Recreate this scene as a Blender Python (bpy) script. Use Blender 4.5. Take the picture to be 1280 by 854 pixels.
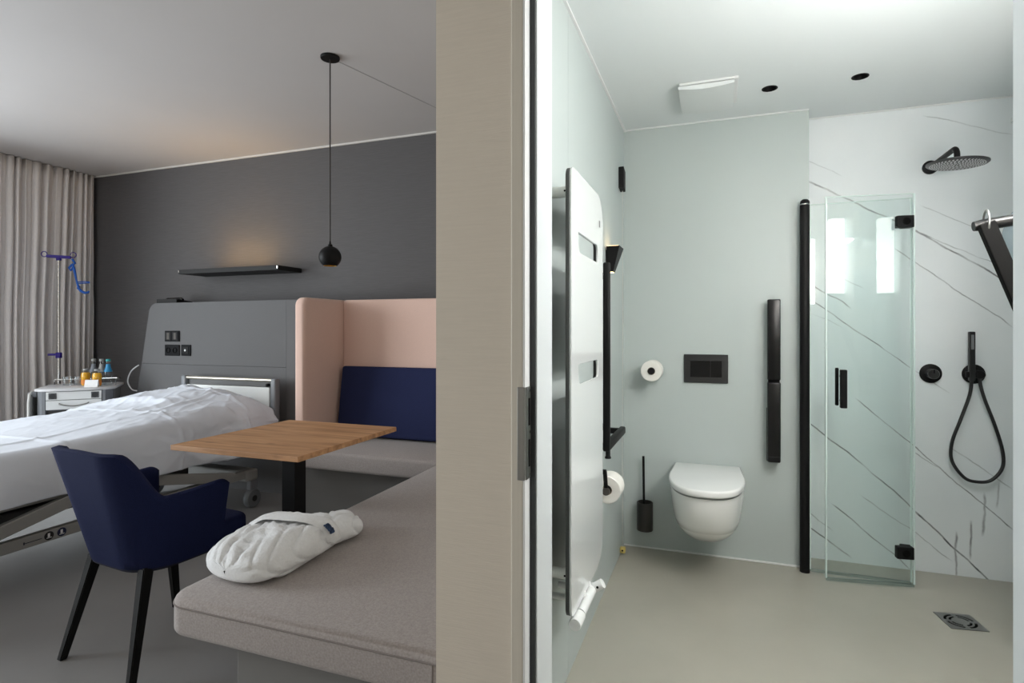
import bpy, bmesh, math, random
from mathutils import Vector, Matrix, noise

random.seed(4)
PI = math.pi
scene = bpy.context.scene
for o in list(bpy.data.objects):
    bpy.data.objects.remove(o)
COL = scene.collection

# ------------------------------------------------------------------ camera
FPX = 707.0
YAW = math.atan(255.0 / 707.0)
cam_data = bpy.data.cameras.new('camera')
cam_data.sensor_width = 36.0
cam_data.lens = FPX / 1280.0 * 36.0
cam_data.shift_y = -15.0 / 1280.0
cam_data.clip_start = 0.02
cam = bpy.data.objects.new('camera', cam_data)
COL.objects.link(cam)
cam.location = (0, 0, 1.2)
cam.rotation_euler = (PI / 2, 0, YAW)
scene.camera = cam

# ------------------------------------------------------------------ view and light
scene.view_settings.view_transform = 'Standard'
scene.view_settings.look = 'None'
scene.view_settings.gamma = 1.0
scene.view_settings.use_curve_mapping = False
scene.view_settings.exposure = 0.0

world = bpy.data.worlds.new('sky')
scene.world = world
world.use_nodes = True
wn = world.node_tree.nodes
wn['Background'].inputs[0].default_value = (0.62, 0.75, 1.0, 1)
wn['Background'].inputs[1].default_value = 0.6


def area_light(name, loc, rot, sx, sy, power, col):
    d = bpy.data.lights.new(name, 'AREA')
    d.shape = 'RECTANGLE'
    d.size = sx
    d.size_y = sy
    d.energy = power
    d.color = col
    o = bpy.data.objects.new(name, d)
    o.location = loc
    o.rotation_euler = rot
    COL.objects.link(o)
    return o


# daylight of the big window in the wall to the left
area_light('window_daylight', (-5.62, 0.35, 1.45), (0, -PI / 2, 0), 2.1, 2.5, 215, (0.92, 0.965, 1.0))


# ------------------------------------------------------------------ materials
def lin(c):
    r = []
    for v in c[:3]:
        v = v / 255.0
        r.append(v / 12.92 if v <= 0.04045 else ((v + 0.055) / 1.055) ** 2.4)
    return (r[0], r[1], r[2], 1.0)


MATS = {}


def mat(name, rgb, rough=0.5, metal=0.0, var=0.0, scale=(8, 8, 8), bump=0.0, bscale=(60, 60, 60), spec=0.5,
        coat=0.0, sheen=0.0, emit=None, estr=0.0, detail=4.0):
    if name in MATS:
        return MATS[name]
    m = bpy.data.materials.new(name)
    m.use_nodes = True
    nt = m.node_tree
    n = nt.nodes
    L = nt.links
    b = n['Principled BSDF']
    c = lin(rgb)
    b.inputs['Base Color'].default_value = c
    b.inputs['Roughness'].default_value = rough
    b.inputs['Metallic'].default_value = metal
    b.inputs['Specular IOR Level'].default_value = spec
    b.inputs['Coat Weight'].default_value = coat
    b.inputs['Sheen Weight'].default_value = sheen
    if emit:
        b.inputs['Emission Color'].default_value = lin(emit)
        b.inputs['Emission Strength'].default_value = estr
    if var > 0 or bump > 0:
        tc = n.new('ShaderNodeTexCoord')
    if var > 0:
        mp = n.new('ShaderNodeMapping')
        mp.inputs['Scale'].default_value = scale
        nz = n.new('ShaderNodeTexNoise')
        nz.inputs['Scale'].default_value = 1.0
        nz.inputs['Detail'].default_value = detail
        cr = n.new('ShaderNodeValToRGB')
        cr.color_ramp.elements[0].position = 0.3
        cr.color_ramp.elements[1].position = 0.7
        cr.color_ramp.elements[0].color = tuple(v * (1 - var) for v in c[:3]) + (1,)
        cr.color_ramp.elements[1].color = tuple(min(1, v * (1 + var)) for v in c[:3]) + (1,)
        L.new(tc.outputs['Object'], mp.inputs[0])
        L.new(mp.outputs[0], nz.inputs['Vector'])
        L.new(nz.outputs['Fac'], cr.inputs[0])
        L.new(cr.outputs[0], b.inputs['Base Color'])
    if bump > 0:
        mp2 = n.new('ShaderNodeMapping')
        mp2.inputs['Scale'].default_value = bscale
        nz2 = n.new('ShaderNodeTexNoise')
        nz2.inputs['Scale'].default_value = 1.0
        nz2.inputs['Detail'].default_value = 3.0
        bp = n.new('ShaderNodeBump')
        bp.inputs['Strength'].default_value = bump
        bp.inputs['Distance'].default_value = 0.004
        L.new(tc.outputs['Object'], mp2.inputs[0])
        L.new(mp2.outputs[0], nz2.inputs['Vector'])
        L.new(nz2.outputs['Fac'], bp.inputs['Height'])
        L.new(bp.outputs[0], b.inputs['Normal'])
    MATS[name] = m
    return m


def glass_mat(name, tint, refl=0.06, rough=0.0, ior=1.5, boost=1.0):
    """thin sheet glass: tinted see-through with fresnel reflection"""
    m = bpy.data.materials.new(name)
    m.use_nodes = True
    nt = m.node_tree
    n = nt.nodes
    L = nt.links
    n.clear()
    out = n.new('ShaderNodeOutputMaterial')
    tr = n.new('ShaderNodeBsdfTransparent')
    tr.inputs[0].default_value = tint
    gl = n.new('ShaderNodeBsdfGlossy')
    gl.inputs['Roughness'].default_value = rough
    gl.inputs[0].default_value = (1, 1, 1, 1)
    fr = n.new('ShaderNodeLayerWeight')
    fr.inputs['Blend'].default_value = 0.5
    pw = n.new('ShaderNodeMath')
    pw.operation = 'POWER'
    pw.inputs[1].default_value = 5.0
    L.new(fr.outputs['Facing'], pw.inputs[0])
    mu = n.new('ShaderNodeMath')
    mu.operation = 'MULTIPLY_ADD'
    mu.inputs[1].default_value = 0.85
    mu.inputs[2].default_value = 0.04 * boost
    mu.use_clamp = True
    mx = n.new('ShaderNodeMixShader')
    L.new(pw.outputs[0], mu.inputs[0])
    L.new(mu.outputs[0], mx.inputs[0])
    L.new(tr.outputs[0], mx.inputs[1])
    L.new(gl.outputs[0], mx.inputs[2])
    L.new(mx.outputs[0], out.inputs[0])
    MATS[name] = m
    return m


# surfaces
M_ceil = mat('ceiling_paint', (200, 197, 196), 0.8, var=0.015, scale=(2, 2, 2), bump=0.02, bscale=(150, 150, 150))
M_dark = mat('dark_wallcover', (88, 86, 87), 0.75, var=0.10, scale=(9, 9, 260), bump=0.25, bscale=(40, 40, 420))
M_beige = mat('beige_wallcover', (216, 207, 194), 0.7, var=0.025, scale=(10, 10, 200), bump=0.15, bscale=(30, 30, 420))
M_casing = mat('casing_beige', (208, 202, 190), 0.5, var=0.03, scale=(200, 200, 4))
M_floor = mat('floor_resin', (146, 145, 144), 0.38, var=0.07, scale=(2.4, 2.4, 2.4), bump=0.03, bscale=(25, 25, 25), detail=6)
M_bfloor = mat('floor_bath_resin', (166, 163, 152), 0.33, var=0.05, scale=(3, 3, 3), bump=0.03, bscale=(25, 25, 25), detail=6)
M_bwall = mat('bath_wall_glass_green', (184, 193, 192), 0.42, var=0.012, scale=(2, 2, 2))
M_bceil = mat('bath_ceiling_paint', (226, 231, 232), 0.8, var=0.01, scale=(2, 2, 2))
M_white = mat('white_lacquer', (228, 230, 230), 0.35)
M_offwhite = mat('white_plaster', (210, 208, 204), 0.8)
M_seal = mat('rubber_seal', (48, 52, 54), 0.5)
M_jamb = mat('jamb_light_grey', (214, 219, 221), 0.35)
M_black = mat('matte_black', (20, 20, 21), 0.5, spec=0.16)
M_blackg = mat('gloss_black', (18, 18, 19), 0.25, spec=0.3)
M_steel = mat('brushed_steel', (150, 150, 148), 0.35, 1.0, var=0.05, scale=(200, 4, 4))
M_chrome = mat('chrome', (215, 215, 215), 0.12, 1.0)
M_ceramic = mat('white_ceramic', (242, 243, 242), 0.12, coat=0.4)
M_rad = mat('radiator_white', (222, 226, 226), 0.12, coat=0.6)
M_paper = mat('tissue_paper', (236, 234, 228), 0.9, bump=0.1, bscale=(150, 150, 150))
M_navy = mat('navy_fabric', (40, 46, 80), 0.9, var=0.14, scale=(300, 300, 300), bump=0.3, bscale=(420, 420, 420), spec=0.15)
M_navych = mat('navy_chair_fabric', (27, 34, 68), 0.9, var=0.14, scale=(300, 300, 300), bump=0.3, bscale=(420, 420, 420), spec=0.15)
M_pink = mat('pink_fabric', (230, 197, 183), 0.9, var=0.04, scale=(260, 260, 260), bump=0.2, bscale=(380, 380, 380), sheen=0.15)
M_bench = mat('taupe_felt', (160, 152, 149), 0.95, var=0.16, scale=(190, 190, 190), bump=0.3, bscale=(330, 330, 330), sheen=0.2)
M_bgrey = mat('bench_plinth_grey', (120, 119, 118), 0.6)
M_panel = mat('panel_grey_laminate', (108, 108, 109), 0.7, var=0.02, scale=(90, 90, 90), spec=0.12)
M_sheet = mat('white_cotton', (232, 238, 248), 0.9, bump=0.12, bscale=(35, 35, 35), sheen=0.1)
M_robe = mat('white_terry', (232, 234, 236), 0.95, var=0.03, scale=(120, 120, 120), bump=0.5, bscale=(160, 160, 160), sheen=0.3)
M_curt = mat('curtain_linen', (234, 229, 227), 0.9, var=0.04, scale=(160, 160, 30), bump=0.15, bscale=(260, 260, 60))
M_bedmetal = mat('bed_grey_metal', (160, 160, 157), 0.45, 0.2)
M_beddark = mat('bed_dark_metal', (52, 52, 52), 0.55)
M_alu = mat('alu_profile', (150, 153, 158), 0.4, 0.7)
M_plgrey = mat('plastic_mid_grey', (124, 127, 132), 0.5)
M_purple = mat('purple_plastic', (52, 34, 140), 0.4)
M_blue = mat('blue_strap', (32, 96, 190), 0.6)
M_juice = mat('orange_juice', (245, 178, 30), 0.25)
M_orlab = mat('orange_label', (226, 140, 60), 0.6)
M_cyan = mat('cyan_label', (40, 140, 190), 0.4)
M_teal = mat('teal_cap', (50, 150, 150), 0.4)
M_gcap = mat('grey_cap', (150, 152, 150), 0.45)
M_brass = mat('brass_lining', (210, 165, 80), 0.3, 1.0)
M_yellow = mat('yellow_plastic', (208, 186, 110), 0.5)
M_red = mat('red_cord', (190, 170, 160), 0.7)
M_symbol = mat('symbol_dark', (38, 44, 60), 0.6)
M_card = mat('card_white', (240, 240, 240), 0.7)
M_warm = mat('warm_led', (255, 200, 120), 0.5, emit=(255, 204, 130), estr=60.0)
M_hole = mat('dark_recess', (8, 8, 8), 0.8, spec=0.1)
M_glass = glass_mat('shower_glass', (0.972, 0.990, 0.986, 1), boost=0.4)
M_gedge = mat('glass_edge', (212, 228, 225), 0.15)
M_clear = glass_mat('clear_bottle_glass', (0.93, 0.96, 0.97, 1), rough=0.02)
M_tumbler = glass_mat('tumbler_glass', (0.90, 0.92, 0.93, 1), rough=0.05, boost=3.0)
M_pane = glass_mat('window_pane', (0.97, 0.98, 0.98, 1))


def wood_mat():
    m = bpy.data.materials.new('oak_top')
    m.use_nodes = True
    nt = m.node_tree
    n = nt.nodes
    L = nt.links
    b = n['Principled BSDF']
    b.inputs['Roughness'].default_value = 0.5
    tc = n.new('ShaderNodeTexCoord')
    mp = n.new('ShaderNodeMapping')
    mp.inputs['Scale'].default_value = (3.0, 34, 34)
    nz = n.new('ShaderNodeTexNoise')
    nz.inputs['Scale'].default_value = 1.0
    nz.inputs['Detail'].default_value = 8
    nz.inputs['Distortion'].default_value = 0.6
    cr = n.new('ShaderNodeValToRGB')
    e = cr.color_ramp.elements
    e[0].position = 0.25
    e[0].color = lin((148, 106, 70))
    e[1].position = 0.75
    e[1].color = lin((212, 166, 122))
    mid = e.new(0.5)
    mid.color = lin((188, 141, 100))
    mp2 = n.new('ShaderNodeMapping')
    mp2.inputs['Scale'].default_value = (5.0, 11, 11)
    mp2.inputs['Location'].default_value = (0.4, 0.2, 0)
    vo = n.new('ShaderNodeTexVoronoi')
    vo.inputs['Scale'].default_value = 1.0
    mr = n.new('ShaderNodeMapRange')
    mr.inputs[1].default_value = 0.04
    mr.inputs[2].default_value = 0.16
    mr.inputs[3].default_value = 0.5
    mr.inputs[4].default_value = 0.0
    mx = n.new('ShaderNodeMixRGB')
    mx.inputs[2].default_value = lin((96, 58, 34))
    L.new(tc.outputs['Object'], mp.inputs[0])
    L.new(mp.outputs[0], nz.inputs['Vector'])
    L.new(nz.outputs['Fac'], cr.inputs[0])
    L.new(tc.outputs['Object'], mp2.inputs[0])
    L.new(mp2.outputs[0], vo.inputs['Vector'])
    L.new(vo.outputs['Distance'], mr.inputs[0])
    L.new(mr.outputs[0], mx.inputs[0])
    L.new(cr.outputs[0], mx.inputs[1])
    L.new(mx.outputs[0], b.inputs['Base Color'])
    return m


M_wood = wood_mat()


def marble_mat():
    """white stone; each vein is a noise-bent line z = z0 + m (x - x0) between x0 and x1"""
    m = bpy.data.materials.new('white_veined_stone')
    m.use_nodes = True
    nt = m.node_tree
    n = nt.nodes
    L = nt.links
    b = n['Principled BSDF']
    b.inputs['Roughness'].default_value = 0.32
    tc = n.new('ShaderNodeTexCoord')

    def nzn(scale, detail):
        z = n.new('ShaderNodeTexNoise')
        z.inputs['Scale'].default_value = scale
        z.inputs['Detail'].default_value = detail
        L.new(tc.outputs['Object'], z.inputs['Vector'])
        return z

    def mth(op, a, bb=None, c=None):
        k = n.new('ShaderNodeMath')
        k.operation = op
        for i, v in enumerate((a, bb, c)):
            if v is None:
                continue
            if isinstance(v, (int, float)):
                k.inputs[i].default_value = v
            else:
                L.new(v, k.inputs[i])
        return k.outputs[0]

    sx = n.new('ShaderNodeSeparateXYZ')
    L.new(tc.outputs['Object'], sx.inputs[0])
    w1 = nzn(6.0, 6)
    w2 = nzn(2.2, 2)
    warp = mth('MULTIPLY_ADD', w1.outputs['Fac'], 0.040, -0.020)
    warp = mth('MULTIPLY_ADD', w2.outputs['Fac'], 0.03, warp)
    warp = mth('SUBTRACT', warp, 0.015)
    zw = mth('ADD', sx.outputs['Z'], warp)
    xw = mth('ADD', sx.outputs['X'], warp)
    thick = nzn(9.0, 3)
    tmod = mth('MULTIPLY_ADD', thick.outputs['Fac'], 2.4, -0.45)
    acc = None
    # x0, z0, x1, z1, width, strength   (metres on the wall)
    V = VEINS
    for (x0, z0, x1, z1, w, st) in V:
        if abs(x1 - x0) > 0.06:
            sl = (z1 - z0) / (x1 - x0)
            d = mth('MULTIPLY_ADD', sx.outputs['X'], -sl, zw)
            d = mth('ABSOLUTE', mth('SUBTRACT', d, z0 - sl * x0))
            lo, hi, co = min(x0, x1), max(x0, x1), sx.outputs['X']
        else:
            sl = (x1 - x0) / (z1 - z0)
            d = mth('MULTIPLY_ADD', sx.outputs['Z'], -sl, xw)
            d = mth('ABSOLUTE', mth('SUBTRACT', d, x0 - sl * z0))
            lo, hi, co = min(z0, z1), max(z0, z1), sx.outputs['Z']
        mr = n.new('ShaderNodeMapRange')
        mr.inputs[1].default_value = w * 0.25
        mr.inputs[2].default_value = w
        mr.inputs[3].default_value = st
        mr.inputs[4].default_value = 0.0
        L.new(d, mr.inputs[0])
        off = mth('ABSOLUTE', mth('SUBTRACT', co, 0.5 * (lo + hi)))
        mk = n.new('ShaderNodeMapRange')
        mk.inputs[1].default_value = 0.5 * (hi - lo) - 0.01
        mk.inputs[2].default_value = 0.5 * (hi - lo) + 0.02
        mk.inputs[3].default_value = 1.0
        mk.inputs[4].default_value = 0.0
        L.new(off, mk.inputs[0])
        v = mth('MULTIPLY', mr.outputs[0], mk.outputs[0])
        acc = v if acc is None else mth('MAXIMUM', acc, v)
    k = n.new('ShaderNodeMath')
    k.operation = 'MULTIPLY'
    k.use_clamp = True
    L.new(acc, k.inputs[0])
    L.new(tmod, k.inputs[1])
    cl = nzn(1.6, 5)
    cr = n.new('ShaderNodeValToRGB')
    cr.color_ramp.elements[0].position = 0.3
    cr.color_ramp.elements[1].position = 0.7
    cr.color_ramp.elements[0].color = lin((228, 235, 238))
    cr.color_ramp.elements[1].color = lin((240, 244, 246))
    L.new(cl.outputs['Fac'], cr.inputs[0])
    mx = n.new('ShaderNodeMixRGB')
    mx.inputs[2].default_value = lin((58, 64, 70))
    L.new(k.outputs[0], mx.inputs[0])
    L.new(cr.outputs[0], mx.inputs[1])
    L.new(mx.outputs[0], b.inputs['Base Color'])
    return m


VEINS = [
    (0.46, 1.98, 1.00, 1.655, 0.0065, 0.75), (0.93, 1.70, 1.30, 1.425, 0.0065, 0.8), (0.94, 1.69, 1.27, 1.50, 0.004, 0.45),
    (0.97, 1.815, 1.19, 1.685, 0.004, 0.35), (0.86, 1.60, 1.31, 1.22, 0.005, 0.6), (0.46, 1.445, 0.64, 1.325, 0.0055, 0.7),
    (0.46, 1.365, 0.80, 1.10, 0.0055, 0.75), (0.78, 1.115, 1.06, 0.90, 0.0045, 0.55), (0.55, 1.50, 0.70, 1.42, 0.0045, 0.4),
    (0.46, 0.71, 0.72, 0.505, 0.0065, 0.95), (0.71, 0.515, 0.96, 0.27, 0.0065, 0.9), (0.94, 0.285, 1.275, -0.04, 0.0075, 1.0),
    (0.69, 0.835, 1.31, 0.265, 0.0052, 0.75), (0.93, 0.585, 1.05, 0.505, 0.004, 0.5), (0.58, 0.285, 0.905, 0.005, 0.0055, 0.75),
    (0.71, 0.345, 1.07, 0.08, 0.0045, 0.45), (0.46, 0.165, 0.64, 0.03, 0.0065, 0.8), (1.08, 0.62, 1.31, 0.455, 0.0045, 0.5),
    (1.105, 0.20, 1.10, 0.0, 0.006, 0.7), (1.165, 0.26, 1.16, 0.10, 0.006, 0.7), (1.215, 0.40, 1.21, 0.22, 0.007, 0.6),
    (1.275, 0.46, 1.265, 0.36, 0.006, 0.5), (0.98, 2.26, 1.31, 2.13, 0.004, 0.3), (0.46, 2.08, 0.60, 2.0, 0.004, 0.3),
    (0.46, 0.24, 0.56, 0.16, 0.005, 0.4), (0.48, 1.28, 0.60, 1.22, 0.004, 0.3),
]
M_marble = marble_mat()


# ------------------------------------------------------------------ mesh helpers
class MB:
    """collects shapes in one bmesh and links them as ONE mesh object"""

    def __init__(self):
        self.bm = bmesh.new()

    def _xf(self, geom, mtx):
        if mtx is not None:
            bmesh.ops.transform(self.bm, matrix=mtx, verts=geom)

    def box(self, x0, x1, y0, y1, z0, z1, bev=0.0, seg=2, mtx=None):
        t = bmesh.new()
        bmesh.ops.create_cube(t, size=1.0)
        bmesh.ops.transform(t, matrix=Matrix.Translation(((x0 + x1) / 2, (y0 + y1) / 2, (z0 + z1) / 2)) @
                            Matrix.Diagonal((abs(x1 - x0), abs(y1 - y0), abs(z1 - z0), 1)), verts=t.verts)
        if bev > 0:
            bmesh.ops.bevel(t, geom=list(t.edges), offset=bev, segments=seg, profile=0.5, affect='EDGES')
        if mtx is not None:
            bmesh.ops.transform(t, matrix=mtx, verts=t.verts)
        self._merge(t)
        return self

    def _merge(self, t):
        me = bpy.data.meshes.new('tmp')
        t.to_mesh(me)
        t.free()
        self.bm.from_mesh(me)
        bpy.data.meshes.remove(me)

    def tube(self, pts, r, seg=12, caps=True, closed=False):
        pts = [Vector(p) for p in pts]
        n = len(pts)
        rs = r if isinstance(r, (list, tuple)) else [r] * n
        rings = []
        prev = None
        for i, p in enumerate(pts):
            if closed:
                d = pts[(i + 1) % n] - pts[(i - 1) % n]
            else:
                d = pts[min(i + 1, n - 1)] - pts[max(i - 1, 0)]
            d.normalize()
            if prev is None:
                a = Vector((0, 0, 1)) if abs(d.z) < 0.9 else Vector((1, 0, 0))
                s = d.cross(a).normalized()
            else:
                s = (prev - d * prev.dot(d)).normalized()
            prev = s
            q = d.cross(s)
            rings.append([self.bm.verts.new(p + (s * math.cos(2 * PI * k / seg) + q * math.sin(2 * PI * k / seg)) * rs[i]) for k in range(seg)])
        m = n if closed else n - 1
        for i in range(m):
            A, B = rings[i], rings[(i + 1) % n]
            for k in range(seg):
                self.bm.faces.new((A[k], A[(k + 1) % seg], B[(k + 1) % seg], B[k]))
        if caps and not closed:
            self.bm.faces.new(rings[0][::-1])
            self.bm.faces.new(rings[-1])
        return self

    def lathe(self, prof, seg=32, mtx=None):
        """prof: list of (r, z) from bottom to top, around z"""
        t = bmesh.new()
        rings = []
        for r, z in prof:
            if r < 1e-6:
                rings.append([t.verts.new((0, 0, z))])
            else:
                rings.append([t.verts.new((r * math.cos(2 * PI * k / seg), r * math.sin(2 * PI * k / seg), z)) for k in range(seg)])
        for A, B in zip(rings[:-1], rings[1:]):
            for k in range(seg):
                k2 = (k + 1) % seg
                if len(A) == 1 and len(B) == 1:
                    continue
                if len(A) == 1:
                    t.faces.new((A[0], B[k2], B[k]))
                elif len(B) == 1:
                    t.faces.new((A[k], A[k2], B[0]))
                else:
                    t.faces.new((A[k], A[k2], B[k2], B[k]))
        if mtx is not None:
            bmesh.ops.transform(t, matrix=mtx, verts=t.verts)
        self._merge(t)
        return self

    def prism(self, poly, h0, h1, axis='z', bev=0.0, seg=2):
        """extrude a polygon; axis z: poly=(x,y); axis y: poly=(x,z); axis x: poly=(y,z)"""
        t = bmesh.new()

        def pt(a, b, h):
            return (a, b, h) if axis == 'z' else (a, h, b) if axis == 'y' else (h, a, b)
        lo = [t.verts.new(pt(a, b, h0)) for a, b in poly]
        hi = [t.verts.new(pt(a, b, h1)) for a, b in poly]
        f0 = t.faces.new(lo)
        f1 = t.faces.new(hi)
        for i in range(len(poly)):
            j = (i + 1) % len(poly)
            t.faces.new((lo[i], lo[j], hi[j], hi[i]))
        bmesh.ops.recalc_face_normals(t, faces=t.faces)
        if bev > 0:
            ed = [e for f in (f0, f1) for e in f.edges]
            bmesh.ops.bevel(t, geom=list(set(ed)), offset=bev, segments=seg, profile=0.5, affect='EDGES')
        self._merge(t)
        return self

    def grid(self, rows, close_u=False, close_v=False):
        """rows of points -> quads"""
        vs = [[self.bm.verts.new(p) for p in r] for r in rows]
        R, C = len(vs), len(vs[0])
        for i in range(R if close_u else R - 1):
            for j in range(C if close_v else C - 1):
                a, b = vs[i][j], vs[(i + 1) % R][j]
                c, d = vs[(i + 1) % R][(j + 1) % C], vs[i][(j + 1) % C]
                self.bm.faces.new((a, b, c, d))
        return vs

    def build(self, name, material, parent=None, smooth=None, norm=True):
        if norm:
            bmesh.ops.recalc_face_normals(self.bm, faces=self.bm.faces)
        me = bpy.data.meshes.new(name)
        self.bm.to_mesh(me)
        self.bm.free()
        me.materials.append(material)
        if smooth is not None:
            for p in me.polygons:
                p.use_smooth = True
            if smooth < 179:
                me.set_sharp_from_angle(angle=math.radians(smooth))
        o = bpy.data.objects.new(name, me)
        COL.objects.link(o)
        if parent is not None:
            o.parent = parent
        return o


def tag(o, label, cat, group=None):
    o['label'] = label
    o['category'] = cat
    if group:
        o['group'] = group
    return o


def struct(o, label=None):
    o['kind'] = 'structure'
    if label:
        o['label'] = label
    return o


def thing(name, label, cat, loc=(0, 0, 0), rz=0.0, group=None):
    o = bpy.data.objects.new(name, None)
    o.empty_display_size = 0.05
    o.location = loc
    o.rotation_euler = (0, 0, rz)
    COL.objects.link(o)
    return tag(o, label, cat, group)


def base_struct(name, label, loc=(0, 0, 0)):
    o = bpy.data.objects.new(name, None)
    o.location = loc
    COL.objects.link(o)
    return struct(o, label)


def flat_shape(name, outlines, thick, material, parent=None, plane='yz', at=0.0, bev=0.0, res=1):
    """plate with holes from closed outlines (first outer, rest holes) via a filled 2D curve; plane yz -> normal x, xz -> normal y, xy -> normal z"""
    cu = bpy.data.curves.new('tmp', 'CURVE')
    cu.dimensions = '2D'
    cu.fill_mode = 'BOTH'
    cu.extrude = thick / 2 - bev
    cu.bevel_depth = bev
    cu.bevel_resolution = res
    cu.offset = -bev
    for ol in outlines:
        sp = cu.splines.new('POLY')
        sp.points.add(len(ol) - 1)
        for p, (a, b) in zip(sp.points, ol):
            p.co = (a, b, 0, 1)
        sp.use_cyclic_u = True
    ob = bpy.data.objects.new('tmp', cu)
    COL.objects.link(ob)
    bpy.context.view_layer.update()
    dg = bpy.context.evaluated_depsgraph_get()
    me = bpy.data.meshes.new_from_object(ob.evaluated_get(dg), depsgraph=dg)
    bpy.data.objects.remove(ob)
    bpy.data.curves.remove(cu)
    if plane == 'yz':
        mt = Matrix(((0, 0, 1, at), (1, 0, 0, 0), (0, 1, 0, 0), (0, 0, 0, 1)))
    elif plane == 'xz':
        mt = Matrix(((1, 0, 0, 0), (0, 0, -1, at), (0, 1, 0, 0), (0, 0, 0, 1)))
    else:
        mt = Matrix.Translation((0, 0, at))
    me.transform(mt)
    me.name = name
    me.materials.clear()
    me.materials.append(material)
    o = bpy.data.objects.new(name, me)
    COL.objects.link(o)
    if parent is not None:
        o.parent = parent
    return o


def text_shape(name, body, size, material, parent, mtx, thick=0.0004):
    cu = bpy.data.curves.new('tmp', 'FONT')
    cu.body = body
    cu.size = size
    cu.extrude = thick
    cu.align_x = 'CENTER'
    cu.align_y = 'CENTER'
    ob = bpy.data.objects.new('tmp', cu)
    COL.objects.link(ob)
    bpy.context.view_layer.update()
    dg = bpy.context.evaluated_depsgraph_get()
    me = bpy.data.meshes.new_from_object(ob.evaluated_get(dg), depsgraph=dg)
    bpy.data.objects.remove(ob)
    bpy.data.curves.remove(cu)
    me.transform(mtx)
    me.materials.clear()
    me.materials.append(material)
    o = bpy.data.objects.new(name, me)
    COL.objects.link(o)
    o.parent = parent
    return o


def rrect(x0, x1, y0, y1, r, n=8):
    """rounded rectangle outline; r may be one radius or four (bl, br, tr, tl)"""
    rs = r if isinstance(r, (list, tuple)) else (r,) * 4
    out = []
    for (cx, cy, a0, rr) in ((x0, y0, PI, rs[0]), (x1, y0, 1.5 * PI, rs[1]), (x1, y1, 0, rs[2]), (x0, y1, 0.5 * PI, rs[3])):
        sx = 1 if cx == x0 else -1
        sy = 1 if cy == y0 else -1
        for k in range(n + 1):
            a = a0 + 0.5 * PI * k / n
            out.append((cx + sx * rr + rr * math.cos(a), cy + sy * rr + rr * math.sin(a)))
    return out


def circ(cx, cy, r, n=32):
    return [(cx + r * math.cos(2 * PI * k / n), cy + r * math.sin(2 * PI * k / n)) for k in range(n)]


def look_rot(axis):
    """matrix turning local z to the given axis"""
    return Vector((0, 0, 1)).rotation_difference(Vector(axis)).to_matrix().to_4x4()


def T(x, y, z):
    return Matrix.Translation((x, y, z))


def catmull(P, n=8):
    out = []
    Q = [P[0]] + P + [P[-1]]
    for i in range(1, len(Q) - 2):
        a, b, c, d = (Vector(Q[i + k]) for k in (-1, 0, 1, 2))
        for k in range(n):
            t_ = k / n
            out.append(0.5 * ((2 * b) + (c - a) * t_ + (2 * a - 5 * b + 4 * c - d) * t_ ** 2 + (3 * b - a - 3 * c + d) * t_ ** 3))
    out.append(Vector(P[-1]))
    return out


# ================================================================== STRUCTURE
CEIL = 2.6
BC = 2.308          # bathroom ceiling
YB = 3.58           # dark back wall of the bedroom
XL = -5.50          # window wall
struct(MB().box(XL, 1.6, -1.7, 1.17, -0.1, 0).box(XL, -0.53, 1.17, YB + 0.1, -0.1, 0).build('floor', M_floor), 'grey poured resin floor of the patient room')
struct(MB().box(-0.53, 1.75, 1.17, YB + 0.1, -0.1, 0).build('floor_bathroom', M_bfloor), 'warm grey poured resin floor of the bathroom')
ceil = struct(MB().box(XL - 0.2, 1.75, -1.8, YB + 0.2, CEIL, CEIL + 0.1).build('ceiling', M_ceil), 'plain white ceiling of the patient room')
MB().prism([(-1.862, 2.46), (-1.856, 2.46), (-1.655, 3.215), (-1.661, 3.215)], CEIL - 0.0012, CEIL + 0.001).build('ceiling_line', mat('line_grey', (168, 166, 166), 0.8), ceil)  # thin grey line on the ceiling, running back from the pendant canopy
struct(MB().box(XL - 0.2, -0.5, YB, YB + 0.1, 0, CEIL).build('wall_back', M_dark), 'charcoal textured wallcovering behind the bed')
struct(MB().box(XL, -0.572, YB - 0.012, YB, CEIL - 0.012, CEIL).build('trim_1', M_offwhite), 'thin pale trim where the charcoal wall meets the ceiling')
# wall between bedroom and bathroom (its end faces the camera)
struct(MB().prism([(-0.572, 1.10), (-0.397, 1.10), (-0.397, 1.2425), (-0.486, 1.2425), (-0.486, YB), (-0.572, YB)], 0, CEIL).build('wall_divider', M_beige),
       'beige textured wall end between bedroom and bathroom')
struct(MB().box(0.545, 1.6, 1.10, 1.2425, 0, CEIL).box(-0.397, 0.545, 1.10, 1.2425, 2.14, CEIL).build('wall_door', M_beige), 'beige wall around the bathroom doorway')
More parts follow.
